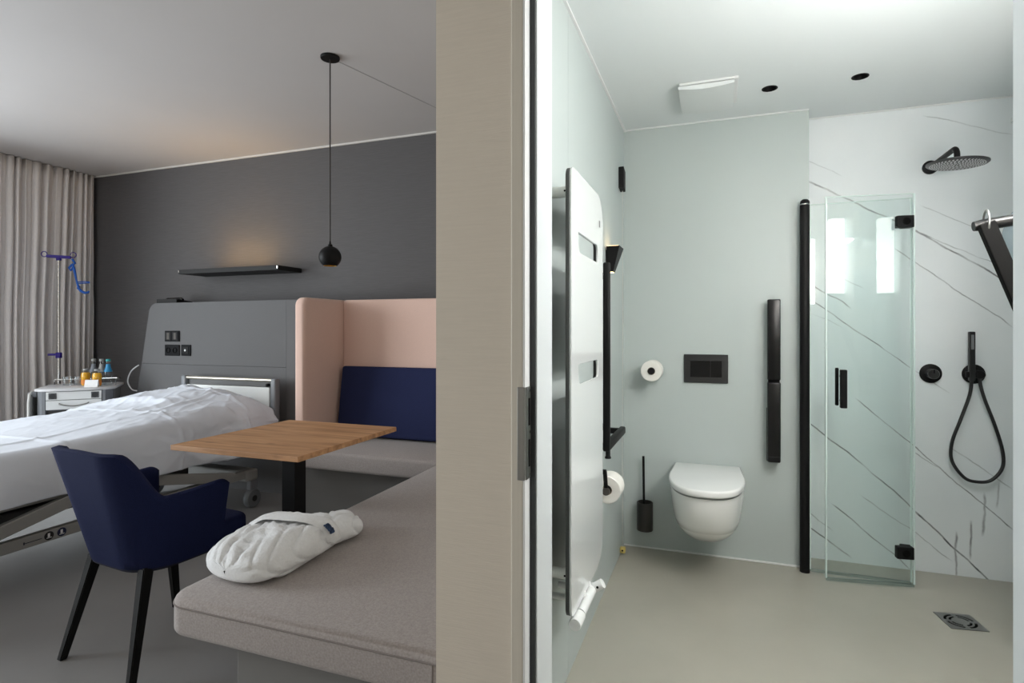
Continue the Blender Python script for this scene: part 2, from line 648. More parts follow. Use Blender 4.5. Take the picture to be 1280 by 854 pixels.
# corridor and window wall
struct(MB().box(1.3, 1.4, -1.7, 1.10, 0, CEIL).build('wall_corridor', M_beige), 'beige corridor wall')
struct(MB().box(XL - 0.2, 1.6, -1.8, -1.7, 0, CEIL).build('wall_front', M_beige), 'beige wall opposite the bed')
WY0, WY1, WZ0, WZ1 = -0.95, 1.65, 0.35, 2.5
struct(MB().box(XL - 0.2, XL, -1.8, WY0, 0, CEIL).box(XL - 0.2, XL, WY1, YB + 0.1, 0, CEIL).box(XL - 0.2, XL, WY0, WY1, 0, WZ0).box(XL - 0.2, XL, WY0, WY1, WZ1, CEIL)
       .build('wall_left', M_offwhite), 'white wall with the big window')
win = base_struct('window_1', 'big window lighting the patient room')
MB().box(XL - 0.12, XL - 0.06, WY0, WY0 + 0.06, WZ0, WZ1).box(XL - 0.12, XL - 0.06, WY1 - 0.06, WY1, WZ0, WZ1).box(XL - 0.12, XL - 0.06, WY0, WY1, WZ0, WZ0 + 0.06) \
    .box(XL - 0.12, XL - 0.06, WY0, WY1, WZ1 - 0.06, WZ1).box(XL - 0.12, XL - 0.06, 0.32, 0.38, WZ0, WZ1).build('window_frame', M_white, win)
for (a, b) in ((WY0 + 0.06, 0.32), (0.38, WY1 - 0.06)):
    MB().box(XL - 0.095, XL - 0.085, a, b, WZ0 + 0.06, WZ1 - 0.06).build('pane', M_pane, win)
# bathroom shell
lw = base_struct('wall_bath_left', 'pale green glass wall panels beside the radiator')
MB().box(-0.486, -0.482, 1.2425, 1.908, 0, BC).build('panel', M_bwall, lw)
MB().box(-0.486, -0.482, 1.9095, 3.18, 0, BC).build('panel', M_bwall, lw)
struct(MB().box(-0.486, 0.439, 3.179, YB, 0, CEIL).build('wall_bath_back', M_bwall), 'pale green wall behind the toilet')
struct(MB().box(0.439, 1.75, 3.33, YB, 0, CEIL).build('wall_shower', M_marble), 'white stone shower wall with dark veins')
struct(MB().prism([(1.0, 1.2425), (1.75, 1.2425), (1.75, 3.33), (1.6, 3.33), (1.6, 2.35), (1.0, 2.35)], 0, CEIL).build('wall_bath_right', M_bwall), 'pale green wall beside the shower niche')
bceil = struct(flat_shape('ceiling_bathroom', [[(-0.484, 1.2425), (1.75, 1.2425), (1.75, 3.33), (-0.484, 3.33)], circ(0.232, 2.846, 0.031), circ(0.594, 2.846, 0.031)], 0.06, M_bceil, None, 'xy', BC + 0.03), 'pale suspended ceiling of the bathroom')
struct(MB().box(-0.482, -0.472, 1.2425, 3.179, BC - 0.008, BC).build('trim_2', M_white), 'white joint between left bathroom wall and ceiling')
struct(MB().box(-0.472, 0.439, 3.171, 3.179, BC - 0.006, BC).build('trim_3', M_white), 'white joint between toilet wall and ceiling')
struct(MB().box(0.439, 1.6, 3.322, 3.33, BC - 0.006, BC).build('trim_4', M_white), 'white joint between stone wall and ceiling')
struct(MB().box(-0.482, 0.439, 3.169, 3.179, 0, 0.008, 0.002).build('baseboard_bath', M_white), 'thin pale joint along the floor below the toilet wall')

# ---- door frame (door leaf taken off, only frame and hinge are seen)
df = base_struct('door_1', 'bathroom door frame with grey hinge')
MB().box(-0.397, -0.371, 1.094, 1.127, 0, 2.14, 0.002).build('casing', M_casing, df)
MB().box(-0.371, -0.3665, 1.094, 1.127, 0, 2.12, 0.001).build('rebate', M_white, df)
MB().box(-0.371, -0.355, 1.127, 1.133, 0, 2.12, 0.001).build('seal', M_seal, df)
MB().box(-0.397, -0.353, 1.134, 1.25, 0, 2.12, 0.0015).build('jamb', M_jamb, df)
MB().box(0.497, 0.545, 1.134, 1.25, 0, 2.12, 0.0015).build('jamb', M_jamb, df)
MB().box(0.513, 0.545, 1.094, 1.133, 0, 2.14, 0.002).build('casing', M_casing, df)
MB().box(-0.397, 0.545, 1.094, 1.25, 2.12, 2.14).build('head', M_casing, df)
hg = MB().box(-0.3665, -0.3635, 1.096, 1.126, 0.892, 1.082, 0.001).box(-0.382, -0.366, 1.090, 1.094, 0.892, 1.082, 0.001).build('hinge', M_steel, df)
for z in (0.945, 1.03):
    MB().box(-0.3638, -0.3628, 1.108, 1.118, z - 0.028, z + 0.028, 0.0).build('hinge_slot', M_hole, hg)
for z in (0.9, 0.988, 1.074):
    MB().lathe([(0.003, 0), (0.003, 0.0012), (0, 0.0014)], 12, T(-0.3636, 1.116, z) @ look_rot((1, 0, 0))).build('screw', M_chrome, hg)

# ================================================================== BEDROOM
# ---- curtain
cu = MB()
rows = []
NZ = 26
NY = 560
for i in range(NZ):
    z = 0.015 + (CEIL - 0.02) * i / (NZ - 1)
    row = []
    for j in range(NY):
        y = 1.95 + (3.545 - 1.95) * j / (NY - 1)
        zz = z / CEIL
        sw = 0.55 * noise.noise((y * 1.7, zz * 1.3, 0)) + 0.28 * noise.noise((y * 6, zz * 2.4, 5))
        ph = 2 * PI * (y * 16.0 + sw + 0.35 * math.sin(y * 9))
        a = 0.036 + 0.020 * noise.noise((y * 4.0, 3.1, zz * 0.7))
        x = -5.33 + a * (1.6 * abs(math.sin(ph / 2)) ** 0.8 - 0.8) + 0.009 * math.sin(ph * 1.37 + 1.1) + 0.006 * noise.noise((y * 16, zz * 3, 2.0))
        row.append((x, y + 0.009 * math.cos(ph), z))
    rows.append(row)
cu.grid(rows)
curt = tag(cu.build('curtain', M_curt, smooth=180), 'floor-length greige pleated curtain hanging beside the charcoal wall', 'curtain')
sm = curt.modifiers.new('thick', 'SOLIDIFY')
sm.thickness = 0.002

# ---- headboard panelling behind the bed
hp = thing('headboard_panel', 'grey laminate headboard wall panel with slanted end behind the bed', 'panel', (0, 0, 0))


def left_x(z):
    return -4.595 + 0.2098 * z


R = 0.09
ztop = 1.412
outer = [(left_x(0), 0.0), (left_x(0.924), 0.924)]
top_arc = []
for k in range(9):
    a = PI * 0.94 - (PI * 0.44) * k / 8
    top_arc.append((left_x(ztop - R) + R * 0.99 + R * math.cos(a), ztop - R + R * math.sin(a)))
MB().prism([(left_x(0.0), 0.0), (left_x(0.923), 0.923), (-2.938, 0.923), (-2.938, 0.0)], 3.31, 3.325, 'y').build('panel', M_panel, hp)
MB().prism([(left_x(0.925), 0.925)] + top_arc + [(-2.938, ztop + 0.004), (-2.938, 0.925)], 3.31, 3.325, 'y').build('panel', M_panel, hp)
MB().prism([(-2.9365, 0.0), (-2.9365, ztop + 0.004), (-2.58, ztop + 0.006), (-2.58, 0.0)], 3.31, 3.325, 'y').build('panel', M_panel, hp)
MB().prism([(left_x(0.0) + 0.002, 0.0), (left_x(0.925) + 0.002, 0.925)] + [(x + 0.002, z - 0.001) for x, z in top_arc] + [(-2.58, ztop + 0.004), (-2.58, 0.0)], 3.325, 3.577, 'y').build('carcass', M_panel, hp)


def plate(name, x0, x1, z0, z1, label, grp):
    t = thing(name, label, 'switch' if 'switch' in name else 'socket', ((x0 + x1) / 2, 3.31, (z0 + z1) / 2), 0, grp)
    w, h = (x1 - x0) / 2, (z1 - z0) / 2
    MB().box(-w, w, -0.009, 0, -h, h, 0.003).build('frame', mat('switch_black', (24, 25, 27), 0.7, spec=0.15), t)
    return t, w, h


t, w, h = plate('light_switch', -4.134, -3.979, 1.105, 1.19, 'black double rocker switch above the sockets on the headboard panel', None)
for s in (-1, 1):
    r = MB().box(s * 0.036 - 0.031, s * 0.036 + 0.031, -0.014, -0.009, -0.032, 0.032, 0.002).build('rocker', mat('rocker_grey', (34, 34, 35), 0.6, spec=0.2), t)
    MB().box(s * 0.036 - 0.012, s * 0.036 + 0.012, -0.0145, -0.0138, -0.026, 0.026, 0.0).build('rocker_face', mat('rocker_pale', (92, 88, 84), 0.6, spec=0.2), r)
t, w, h = plate('wall_socket', -4.134, -3.979, 0.992, 1.079, 'black double power socket on the headboard panel', None)
for s in (-1, 1):
    sk = MB().lathe([(0.021, 0), (0.021, 0.002), (0.018, 0.002), (0.018, -0.004), (0, -0.004)], 20, T(s * 0.036, -0.0115, 0) @ look_rot((0, -1, 0))).build('socket_cup', M_hole, t)
t, w, h = plate('data_socket', -3.958, -3.861, 0.994, 1.08, 'black single outlet with pale centre on the headboard panel', None)
MB().box(-0.032, 0.032, -0.012, -0.009, -0.028, 0.028, 0.002).build('insert', M_black, t)
MB().lathe([(0.008, 0), (0.008, 0.004), (0.004, 0.005), (0.0, 0.005)], 16, T(0, -0.012, 0) @ look_rot((0, -1, 0))).build('connector', M_white, t)

# telephone on top of the panel
ph = thing('telephone', 'black desk telephone lying on top of the grey headboard panel', 'telephone', (-4.17, 3.42, 1.4125))
MB().prism([(-0.075, 0), (0.075, 0), (0.075, 0.018), (-0.075, 0.034)], -0.11, 0.11, 'x', 0.004).build('base', mat('shelf_black', (13, 13, 13), 0.7), ph)
hs = MB()
hs.tube([(-0.09, 0, 0.028), (-0.075, 0, 0.036), (0, 0, 0.040), (0.075, 0, 0.036), (0.09, 0, 0.028)], [0.011, 0.013, 0.009, 0.013, 0.011], 12)
hs.build('handset', M_blackg, ph, 40)
MB().tube(catmull([(-4.44, 3.3, 0.70), (-4.475, 3.28, 0.715), (-4.505, 3.27, 0.78), (-4.48, 3.28, 0.86), (-4.42, 3.30, 0.91)]), 0.005, 8).build('tmp_cable', M_white)
cb = bpy.data.objects['tmp_cable']
cb.name = 'cable'
tag(cb, 'white cable looping beside the slanted edge of the headboard panel', 'cable')

# ---- black shelf lamp on the wall
sh = thing('wall_shelf', 'long black wall shelf with warm uplight above the headboard panel', 'shelf', (-3.525, YB, 1.64))
MB().box(-0.495, 0.495, -0.25, 0, 0.0, 0.035, 0.002).build('board', mat('shelf_black', (13, 13, 13), 0.7, spec=0.05), sh)
MB().box(-0.475, 0.475, -0.235, -0.01, 0.033, 0.0365).build('top_plate', M_blackg, sh)
for x in (-0.493, 0.487):
    MB().box(x - 0.004, x + 0.004, -0.252, -0.245, 0.012, 0.030, 0.001).build('end_cap', M_chrome, sh)
for x in (-0.16, 0.10):
    MB().box(x - 0.07, x + 0.07, -0.215, -0.165, 0.033, 0.0368).build('led_window', M_warm, sh)

# ---- pendant lamp
pl = thing('pendant_lamp', 'black ball pendant lamp on a long cable above the table', 'lamp', (-1.864, 2.415, CEIL))
MB().lathe([(0, -0.012), (0.046, -0.012), (0.048, -0.008), (0.048, 0)], 32).build('canopy', M_black, pl, 40)
MB().tube([(0, 0, -0.01), (0, 0, -0.962)], 0.0035, 8).build('cord', mat('cord_brownblack', (52, 46, 44), 0.6), pl, 60)
R = 0.056
prof = []
for k in range(17):
    a = PI / 2 - (PI * 0.80) * k / 16
    prof.append((R * math.cos(a), R * math.sin(a)))
ball = MB().lathe(prof[::-1], 40, T(0, 0, -1.028)).build('shade', M_black, pl, 60)
MB().lathe([(0.012, 0), (0.012, 0.012), (0.006, 0.016), (0.004, 0.03)], 20, T(0, 0, -0.977)).build('cord_grip', M_black, pl, 40)
zb = prof[-1][1]
MB().lathe([(prof[-1][0] + 0.0006, zb - 0.0004), (prof[-1][0] - 0.004, zb + 0.006), (0.02, zb + 0.026), (0, zb + 0.03)], 40, T(0, 0, -1.028)).build('reflector', M_brass, pl, 60)
MB().lathe([(0.014, 0), (0.014, 0.004), (0, 0.004)], 20, T(0, 0, -1.028 + zb + 0.018)).build('bulb', mat('bulb_warm', (255, 220, 160), 0.4, emit=(255, 214, 150), estr=3.0), ball.parent)

# ---- dining booth: back bench with pink panels
bo = thing('booth_bench', 'upholstered corner booth with pink panels, navy back and taupe seat', 'bench', (0, 0, 0))
wing = []
RR = 0.055
for (y, z) in ((2.965, 0.352), (3.475, 0.352), (3.475, 1.41)):
    wing.append((y, z))
for k in range(9):
    a = PI / 2 + (PI / 2) * k / 8
    wing.append((2.965 + RR + RR * math.cos(a), 1.41 - RR + RR * math.sin(a)))
MB().box(-2.56, -2.495, 3.0, 3.46, 0.0, 0.352).build('side_plinth', M_bgrey, bo)
MB().prism(wing, -2.572, -2.49, 'x', 0.026, 4).build('side_panel', M_pink, bo, 60)
MB().box(-2.494, -0.578, 3.37, 3.46, 0.0, 1.41, 0.018, 3).build('back_panel', M_pink, bo, 60)
mt = T(0, 3.335, 0.465) @ Matrix.Rotation(math.radians(-8), 4, 'X')
MB().box(-2.462, -0.58, -0.085, 0.0, 0.0, 0.475, 0.018, 3, mt).build('back_cushion', M_navy, bo, 60)
MB().box(-2.486, -1.452, 2.82, 3.345, 0.35, 0.462, 0.022, 4).build('seat_cushion', M_bench, bo, 60)
MB().box(-2.494, -1.452, 3.0, 3.36, 0.0, 0.35).build('plinth', M_bgrey, bo)

nb = thing('daybed_bench', 'wide taupe felt bench running along the beige wall', 'bench', (0, 0, 0))


def soft_slab(x0, x1, y0, y1, z0, z1, rcorner, re, seg=5):
    """slab with one strongly rounded vertical corner (x0,y0) and soft edges"""
    pl_ = []
    for k in range(9):
        a = PI + (PI / 2) * k / 8
        pl_.append((x0 + rcorner + rcorner * math.cos(a), y0 + rcorner + rcorner * math.sin(a)))
    pl_ += [(x1, y0), (x1, y1), (x0, y1)]
    return MB().prism(pl_, z0, z1, 'z', re, seg), pl_


sb, pl_ = soft_slab(-1.448, -0.578, 1.148, 3.345, 0.352, 0.46, 0.07, 0.022)
nbc = sb.build('seat_cushion', M_bench, nb, 60)
seam = []
for (x, y) in pl_[:10]:
    seam.append((x, y, 0.4385))
off = []
for (x, y, z) in seam:
    off.append((x, y - 0.0005, z))
MB().tube([(-1.4485, 3.3, 0.4385)] + off, 0.0022, 6).build('piping', mat('taupe_piping', (128, 120, 117), 0.95), nbc, 60)
MB().tube([(-0.606, 1.1475, 0.354), (-0.607, 1.1472, 0.4), (-0.606, 1.1475, 0.4385)], 0.002, 6).build('seam', mat('taupe_piping', (128, 120, 117), 0.95), nbc, 60)
MB().box(-1.232, -0.58, 1.20, 3.3, 0.0, 0.352, 0.003).build('plinth', M_bgrey, nb)

# ---- table
tb = thing('dining_table', 'oak table top on one black square column', 'table', (-1.69, 1.95, 0))
MB().box(-0.31, 0.302, -0.328, 0.325, 0.73, 0.75, 0.0012).build('table_top', M_wood, tb)
MB().box(-0.034, 0.034, -0.034, 0.034, 0.012, 0.722, 0.002).build('column', M_black, tb)
MB().box(-0.22, 0.22, -0.22, 0.22, 0.0, 0.012, 0.002).build('foot_plate', M_black, tb)
MB().box(-0.2, 0.2, -0.2, 0.2, 0.722, 0.73, 0.001).build('mount_plate', M_black, tb)

# ---- chair
ch = thing('armchair', 'navy fabric armchair with black tapered legs pulled up to the oak table', 'chair', (-2.012, 1.562, 0), math.radians(-6))


def sstep(a, b, x):
    t_ = max(0.0, min(1.0, (x - a) / (b - a)))
    return t_ * t_ * (3 - 2 * t_)


def chair_shell():
    """U-shaped shell: outer + inner skin, height of the rim changes along the U"""
    NT, NS = 96, 14
    m = MB()

    def plan(t, s, inset):
        # s 0 bottom .. 1 = height fraction of the back rim ; t 0 left arm tip, .5 back, 1 right arm tip
        lean = s
        hw = 0.205 + 0.045 * lean - inset
        yb = -0.165 - 0.105 * lean + inset
        yf = 0.13 + 0.03 * lean
        rc = 0.14
        Ls = yf - (yb + rc)
        La = 0.5 * PI * rc
        Lb = 2 * (hw - rc)
        tot = 2 * Ls + 2 * La + Lb
        d = t * tot
        if d < Ls:
            return (-hw, yf - d)
        d -= Ls
        if d < La:
            a = PI + d / rc
            return (-hw + rc + rc * math.cos(a), yb + rc + rc * math.sin(a))
        d -= La
        if d < Lb:
            return (-hw + rc + d, yb)
        d -= Lb
        if d < La:
            a = 1.5 * PI + d / rc
            return (hw - rc + rc * math.cos(a), yb + rc + rc * math.sin(a))
        d -= La
        return (hw, yb + rc + d)

    def rim(t):
        q = abs(t - 0.5) * 2          # 0 back centre, 1 arm tip
        zb = 0.785 - 0.012 * q
        za = 0.614 + 0.010 * sstep(0.6, 1.0, q)
        k = sstep(0.30, 0.53, q)
        z = zb * (1 - k) + za * k
        if q > 0.93:
            z -= 0.014 * ((q - 0.93) / 0.07) ** 2
        return z

    zbot = 0.365
    outer, inner = [], []
    for i in range(NT + 1):
        t = i / NT
        zr = rim(t)
        ro, ri = [], []
        for j in range(NS + 1):
            f = j / NS
            z = zbot + (zr - zbot) * f
            s = (z - zbot) / 0.42
            th = 0.038 if j < NS else 0.03
            q = abs(t - 0.5) * 2
            if q > 0.985:
                th = 0.03
            p = plan(t, s, 0.0)
            pi_ = plan(t, s, th)
            ro.append((p[0], p[1], z))
            ri.append((pi_[0], pi_[1], z))
        outer.append(ro)
        inner.append(ri)
    loops = []
    for i in range(NT + 1):
        o, n_ = outer[i], inner[i]
        mid = tuple((o[-1][k] + n_[-1][k]) / 2 + (0.006 if k == 2 else 0) for k in range(3))
        loops.append(o + [mid] + n_[::-1])
    vs = m.grid(loops, close_v=True)
    m.bm.faces.new(vs[0])
    m.bm.faces.new(vs[-1][::-1])
    return m


shell = chair_shell().build('shell', M_navych, ch, 75)
sd = MB()
pl2 = rrect(-0.20, 0.20, -0.155, 0.278, (0.12, 0.12, 0.06, 0.06), 8)
sd.prism(pl2, 0.375, 0.455, 'z', 0.024, 4).build('seat', M_navych, ch, 60)
bo2 = MB()
bo2.prism(rrect(-0.195, 0.195, -0.16, 0.258, (0.12, 0.12, 0.05, 0.05), 8), 0.352, 0.376, 'z', 0.008, 2).build('seat_base', mat('navy_dark_base', (22, 25, 44), 0.9), ch, 60)
for (sx_, sy_) in ((-1, -1), (1, -1), (-1, 1), (1, 1)):
    top = Vector((0.150 * sx_, (-0.12 if sy_ < 0 else 0.16), 0.37))
    bot = Vector((0.205 * sx_, (-0.205 if sy_ < 0 else 0.225), 0.0))
    lg = MB()
    rows = []
    for f in (0, 1):
        c = top.lerp(bot, f)
        a = 0.019 if f == 0 else 0.0125
        rows.append([(c.x - a, c.y - a, c.z), (c.x + a, c.y - a, c.z), (c.x + a, c.y + a, c.z), (c.x - a, c.y + a, c.z)])
    vs = lg.grid(rows, close_v=True)
    lg.bm.faces.new(vs[0])
    lg.bm.faces.new(vs[1])
    bmesh.ops.bevel(lg.bm, geom=list(lg.bm.edges), offset=0.0035, segments=2, affect='EDGES')
    lg.build('leg', mat('leg_black', (13, 13, 13), 0.6, spec=0.25), ch, 40)

# ---- bathrobe lying on the bench
rb = thing('bathrobe', 'folded white terry bathrobe lying on the taupe bench', 'bathrobe', (-1.335, 1.525, 0.46), 0.0)


def robe_lump(t0, t1, spine, wfun, hfun, seed, fold_amp, fold_dir, fold_freq, NT=120, NA=110, lift=0.0):
    m = MB()
    rows = []
    for i in range(NT + 1):
        t = i / NT
        c, tang = spine(t)
        sd_ = Vector((tang.y, -tang.x))
        w, h = wfun(t), hfun(t)
        e = max(1e-3, 1 - abs(2 * t - 1) ** (8 if t < 0.5 else 5)) ** 0.5
        row = []
        for j in range(NA):
            a = 2 * PI * j / NA
            ca, sa = math.cos(a), math.sin(a)
            x = math.copysign(abs(ca) ** 0.75, ca)
            z = math.copysign(abs(sa) ** 0.85, sa)
            px_ = c.x + sd_.x * w * x * e
            py_ = c.y + sd_.y * w * x * e
            pz = lift + h * 0.46 + (h * 0.54 * z if z > 0 else h * 0.46 * z) * (0.35 + 0.65 * e)
            u = (px_ * fold_dir[0] + py_ * fold_dir[1]) * fold_freq + 2.2 * noise.noise((px_ * 6, py_ * 5, seed)) + pz * fold_dir[2] * fold_freq
            rid = 1 - abs(math.sin(u))
            rid = rid ** 3
            dd = -fold_amp * rid + 0.012 * noise.noise((px_ * 14 + seed, py_ * 14, pz * 16)) + 0.003 * noise.noise((px_ * 38 + seed, py_ * 38, pz * 38)) - 0.010 * max(0.0, 1 - abs(noise.noise((px_ * 11 + seed * 2, py_ * 4 + px_ * 3, pz * 7))) * 9)
            k = 1.0 if sa > -0.2 else max(0.0, 1 + (sa + 0.2) * 2.5)
            px_ += sd_.x * x * dd * k * 0.8
            py_ += sd_.y * x * dd * k * 0.8
            pz += dd * max(0.0, z) * k
            row.append((px_, py_, max(0.001, pz)))
        rows.append(row)
    vs = m.grid(rows, close_v=True)
    m.bm.faces.new(vs[0])
    m.bm.faces.new(vs[-1])
    return m


def sp_near(t):
    return Vector((-0.005 + 0.035 * t, -0.265 + 0.345 * t)), Vector((0.10, 1)).normalized()


def sp_far(t):
    return Vector((0.00 + 0.075 * t, -0.03 + 0.275 * t)), Vector((0.26, 1)).normalized()


robe_lump(0, 1, sp_near, lambda t: 0.136 + 0.012 * math.sin(3 * t), lambda t: 0.078 + 0.045 * math.sin(PI * min(1, t * 0.75)), 1.3, 0.009, (1.0, 0.30, 0.5), 62.0).build('folded_body', M_robe, rb, 180)
robe_lump(0, 1, sp_far, lambda t: 0.122 - 0.022 * t, lambda t: 0.112 - 0.038 * t, 7.7, 0.011, (0.75, 0.65, 0.5), 44.0).build('folded_sleeves', M_robe, rb, 180)


def sp_flap(t):
    return Vector((0.105 - 0.02 * t, -0.20 + 0.33 * t)), Vector((0.05, 1)).normalized()


robe_lump(0, 1, sp_flap, lambda t: 0.035, lambda t: 0.055 + 0.015 * math.sin(4 * t), 3.1, 0.006, (0.2, 1.0, 0.3), 26.0, 80, 60).build('hem', M_robe, rb, 180)


# belt wound around the middle
def belt_ring(y0, y1, w, h, th):
    m = MB()
    rows = []
    n_ = 60
    for q in range(2):
        pass
    loops = []
    for (yy, ex) in ((y0, 0.0), (y0 + 0.006, th), ((y0 + y1) / 2, th * 1.3), (y1 - 0.006, th), (y1, 0.0)):
        row = []
        for k in range(n_ + 1):
            a = -0.12 + (PI + 0.24) * k / n_
            ca, sa = math.cos(a), math.sin(a)
            x = math.copysign(abs(ca) ** 0.75, ca) * (w + ex)
            z = (h * 0.46 + h * 0.54 * abs(sa) ** 0.85 + ex) if sa > 0 else h * 0.46 + h * 0.46 * sa
            x += 0.004 * noise.noise((k * 0.15, yy * 20, 1))
            z += 0.005 * noise.noise((k * 0.12, yy * 20, 4))
            row.append((x + 0.03 + 0.1 * (yy), yy + 0.03 * ca - 0.02 * sa, max(0.002, z)))
        loops.append(row)
    m.grid(loops)
    return m


bl = belt_ring(-0.045, 0.012, 0.132, 0.128, 0.010).build('belt', M_robe, rb, 180)
emb = MB()
for k in range(26):
    a = 0.16 + 0.42 * k / 26
    for q in range(3):
        ca, sa = math.cos(a), math.sin(a)
        x = abs(ca) ** 0.75 * 0.146 + 0.028
        z = 0.128 * 0.46 + 0.128 * 0.54 * abs(sa) ** 0.85 + 0.013
        yy = -0.040 + 0.007 * q + 0.03 * ca - 0.02 * sa + random.uniform(-0.002, 0.002)
        if random.random() < 0.75:
            s_ = 0.0022
            emb.box(x - s_, x + s_, yy - s_, yy + s_, z - s_, z + s_)
eo = emb.build('embroidery', mat('embroidery_blue_green', (58, 78, 110), 0.9, var=0.5, scale=(90, 90, 90)), bl)
eo['label'] = 'blue and green embroidered lettering'
eo['kind'] = 'stuff'

# ---- hospital bed
BX0, BX1, BY0, BY1 = -3.86, -2.935, 1.05, 3.2
bed = thing('hospital_bed', 'hospital bed with white and grey headboard and lifting frame', 'bed', (0, 0, 0))
MB().box(BX0 + 0.02, BX1 - 0.02, BY0, 3.13, 0.50, 0.635, 0.03, 3).build('mattress', M_sheet, bed, 60)
MB().box(BX0 + 0.03, BX1 - 0.03, BY0, 3.14, 0.45, 0.50, 0.004).build('mattress_base', M_beddark, bed)
hb = MB().box(-3.775, -2.985, 3.195, 3.222, 0.42, 0.787, 0.006, 2).build('headboard', mat('bed_white_board', (226, 228, 226), 0.4), bed)
MB().tube([(-3.80, 3.205, 0.838), (-2.945, 3.205, 0.838)], 0.012, 12).build('top_rail', mat('rail_satin', (196, 190, 176), 0.3, 0.6), hb, 60)
MB().box(-3.80, -2.945, 3.212, 3.224, 0.79, 0.826).build('recess_strip', mat('strip_grey', (92, 92, 92), 0.6), hb)  # plain grey strip between headboard and top rail
for x in (-3.80, -2.947):
    MB().box(x - 0.024, x + 0.024, 3.185, 3.235, 0.40, 0.852, 0.012, 3).build('post', M_plgrey, bed, 50)
MB().lathe([(0.012, 0), (0.012, 0.02), (0.006, 0.024), (0, 0.024)], 14, T(-3.0, 3.205, 0.804) @ look_rot((0, -1, 0))).build('knob', M_black, hb, 40)
# lower frame
sbm = MB().box(-2.985, -2.945, 1.15, 2.95, 0.205, 0.258, 0.004).build('side_beam', M_bedmetal, bed)
MB().box(-3.85, -3.81, 1.15, 2.95, 0.205, 0.258, 0.004).build('side_beam', M_bedmetal, bed)
MB().box(-2.99, -2.95, 1.2, 3.05, 0.395, 0.44, 0.004).build('upper_beam', M_bedmetal, bed)
MB().box(-3.85, -3.81, 1.2, 3.05, 0.395, 0.44, 0.004).build('upper_beam', M_bedmetal, bed)


def bar(p0, p1, w, h_, material, name, bevel=0.004):
    p0, p1 = Vector(p0), Vector(p1)
    d = p1 - p0
    mt_ = T(*((p0 + p1) / 2)) @ d.to_track_quat('Y', 'Z').to_matrix().to_4x4()
    return MB().box(-w / 2, w / 2, -d.length / 2, d.length / 2, -h_ / 2, h_ / 2, bevel, 2, mt_).build(name, material, bed)


for x in (-2.93, -3.84):
    bar((x, 2.12, 0.40), (x, 2.82, 0.245), 0.03, 0.06, M_bedmetal, 'lift_arm')
    bar((x, 1.20, 0.24), (x, 1.95, 0.40), 0.03, 0.06, M_bedmetal, 'lift_arm')
    MB().lathe([(0.014, 0), (0.014, 0.008), (0, 0.009)], 16, T(x + 0.015, 2.16, 0.39) @ look_rot((1, 0, 0))).build('pivot_bolt', M_beddark, bed, 40)
    MB().lathe([(0.014, 0), (0.014, 0.008), (0, 0.009)], 16, T(x + 0.015, 1.9, 0.385) @ look_rot((1, 0, 0))).build('pivot_bolt', M_beddark, bed, 40)
for y in (2.98, 1.15):
    MB().box(-3.88, -2.925, y - 0.05, y + 0.05, 0.185, 0.26, 0.012, 2).build('cross_beam', M_bedmetal, bed)
MB().box(-3.75, -3.05, 1.4, 2.6, 0.30, 0.36, 0.01).build('motor_box', M_beddark, bed)
for (x, y) in ((-2.95, 3.0), (-3.85, 3.0), (-2.95, 1.12), (-3.85, 1.12)):
    cs = MB().lathe([(0.02, -0.022), (0.056, -0.022), (0.062, -0.014), (0.062, 0.014), (0.056, 0.022), (0.02, 0.022)], 28, T(x, y, 0.062) @ look_rot((1, 0, 0))).build('caster', mat('caster_grey', (120, 124, 128), 0.5), bed, 40)
    MB().box(x - 0.018, x + 0.018, y - 0.03, y + 0.03, 0.12, 0.19, 0.006).build('caster_fork', M_plgrey, cs)
    MB().lathe([(0.02, 0), (0.02, 0.003), (0, 0.004)], 16, T(x + 0.022, y, 0.062) @ look_rot((1, 0, 0))).build('hub', M_beddark, cs, 40)
# pictograms on the beam near the foot end
for (y, colr) in ((1.76, (30, 30, 32)), (1.815, (28, 36, 70))):
    ic = MB().lathe([(0.020, 0), (0.020, 0.0012), (0, 0.0012)], 24, T(-2.945, y, 0.232) @ look_rot((1, 0, 0))).build('pictogram', mat('pict_%d' % colr[2], colr, 0.6), sbm)
    MB().box(-2.9438, -2.9432, y - 0.006, y + 0.004, 0.226, 0.244).box(-2.9438, -2.9432, y - 0.011, y + 0.011, 0.2215, 0.2245).build('pictogram_mark', M_card, ic)
MB().box(-2.945, -2.9438, 1.66, 1.73, 0.228, 0.231).box(-2.945, -2.9438, 1.655, 1.66, 0.224, 0.236).build('caption_line', M_symbol, sbm)

# ---- bed sheet (covers mattress and pillow)
sheet = MB()
NYs, NXs = 210, 190
W = 0.485
xc = -3.405


def top_z(x, y):
    e = (y - BY0) / 2.1
    u_ = (x - xc) / W
    z = 0.652 + 0.072 * sstep(0.30, 0.86, e)
    hd_ = sstep(2.0, 2.75, y)
    # soft dome over the pillow
    z += 0.062 * math.exp(-((x + 3.45) / 0.33) ** 2 - ((y - 2.93) / 0.30) ** 2)
    z += 0.016 * math.exp(-((x + 3.25) / 0.16) ** 2 - ((y - 2.80) / 0.18) ** 2)
    z -= 0.055 * hd_ * abs(u_) ** 4
    z -= 0.05 * sstep(3.0, 3.17, y) * (0.4 + 0.6 * sstep(-3.5, -2.95, x))
    return z


def ridge(v, c, w):
    return math.exp(-((v - c) / w) ** 2)


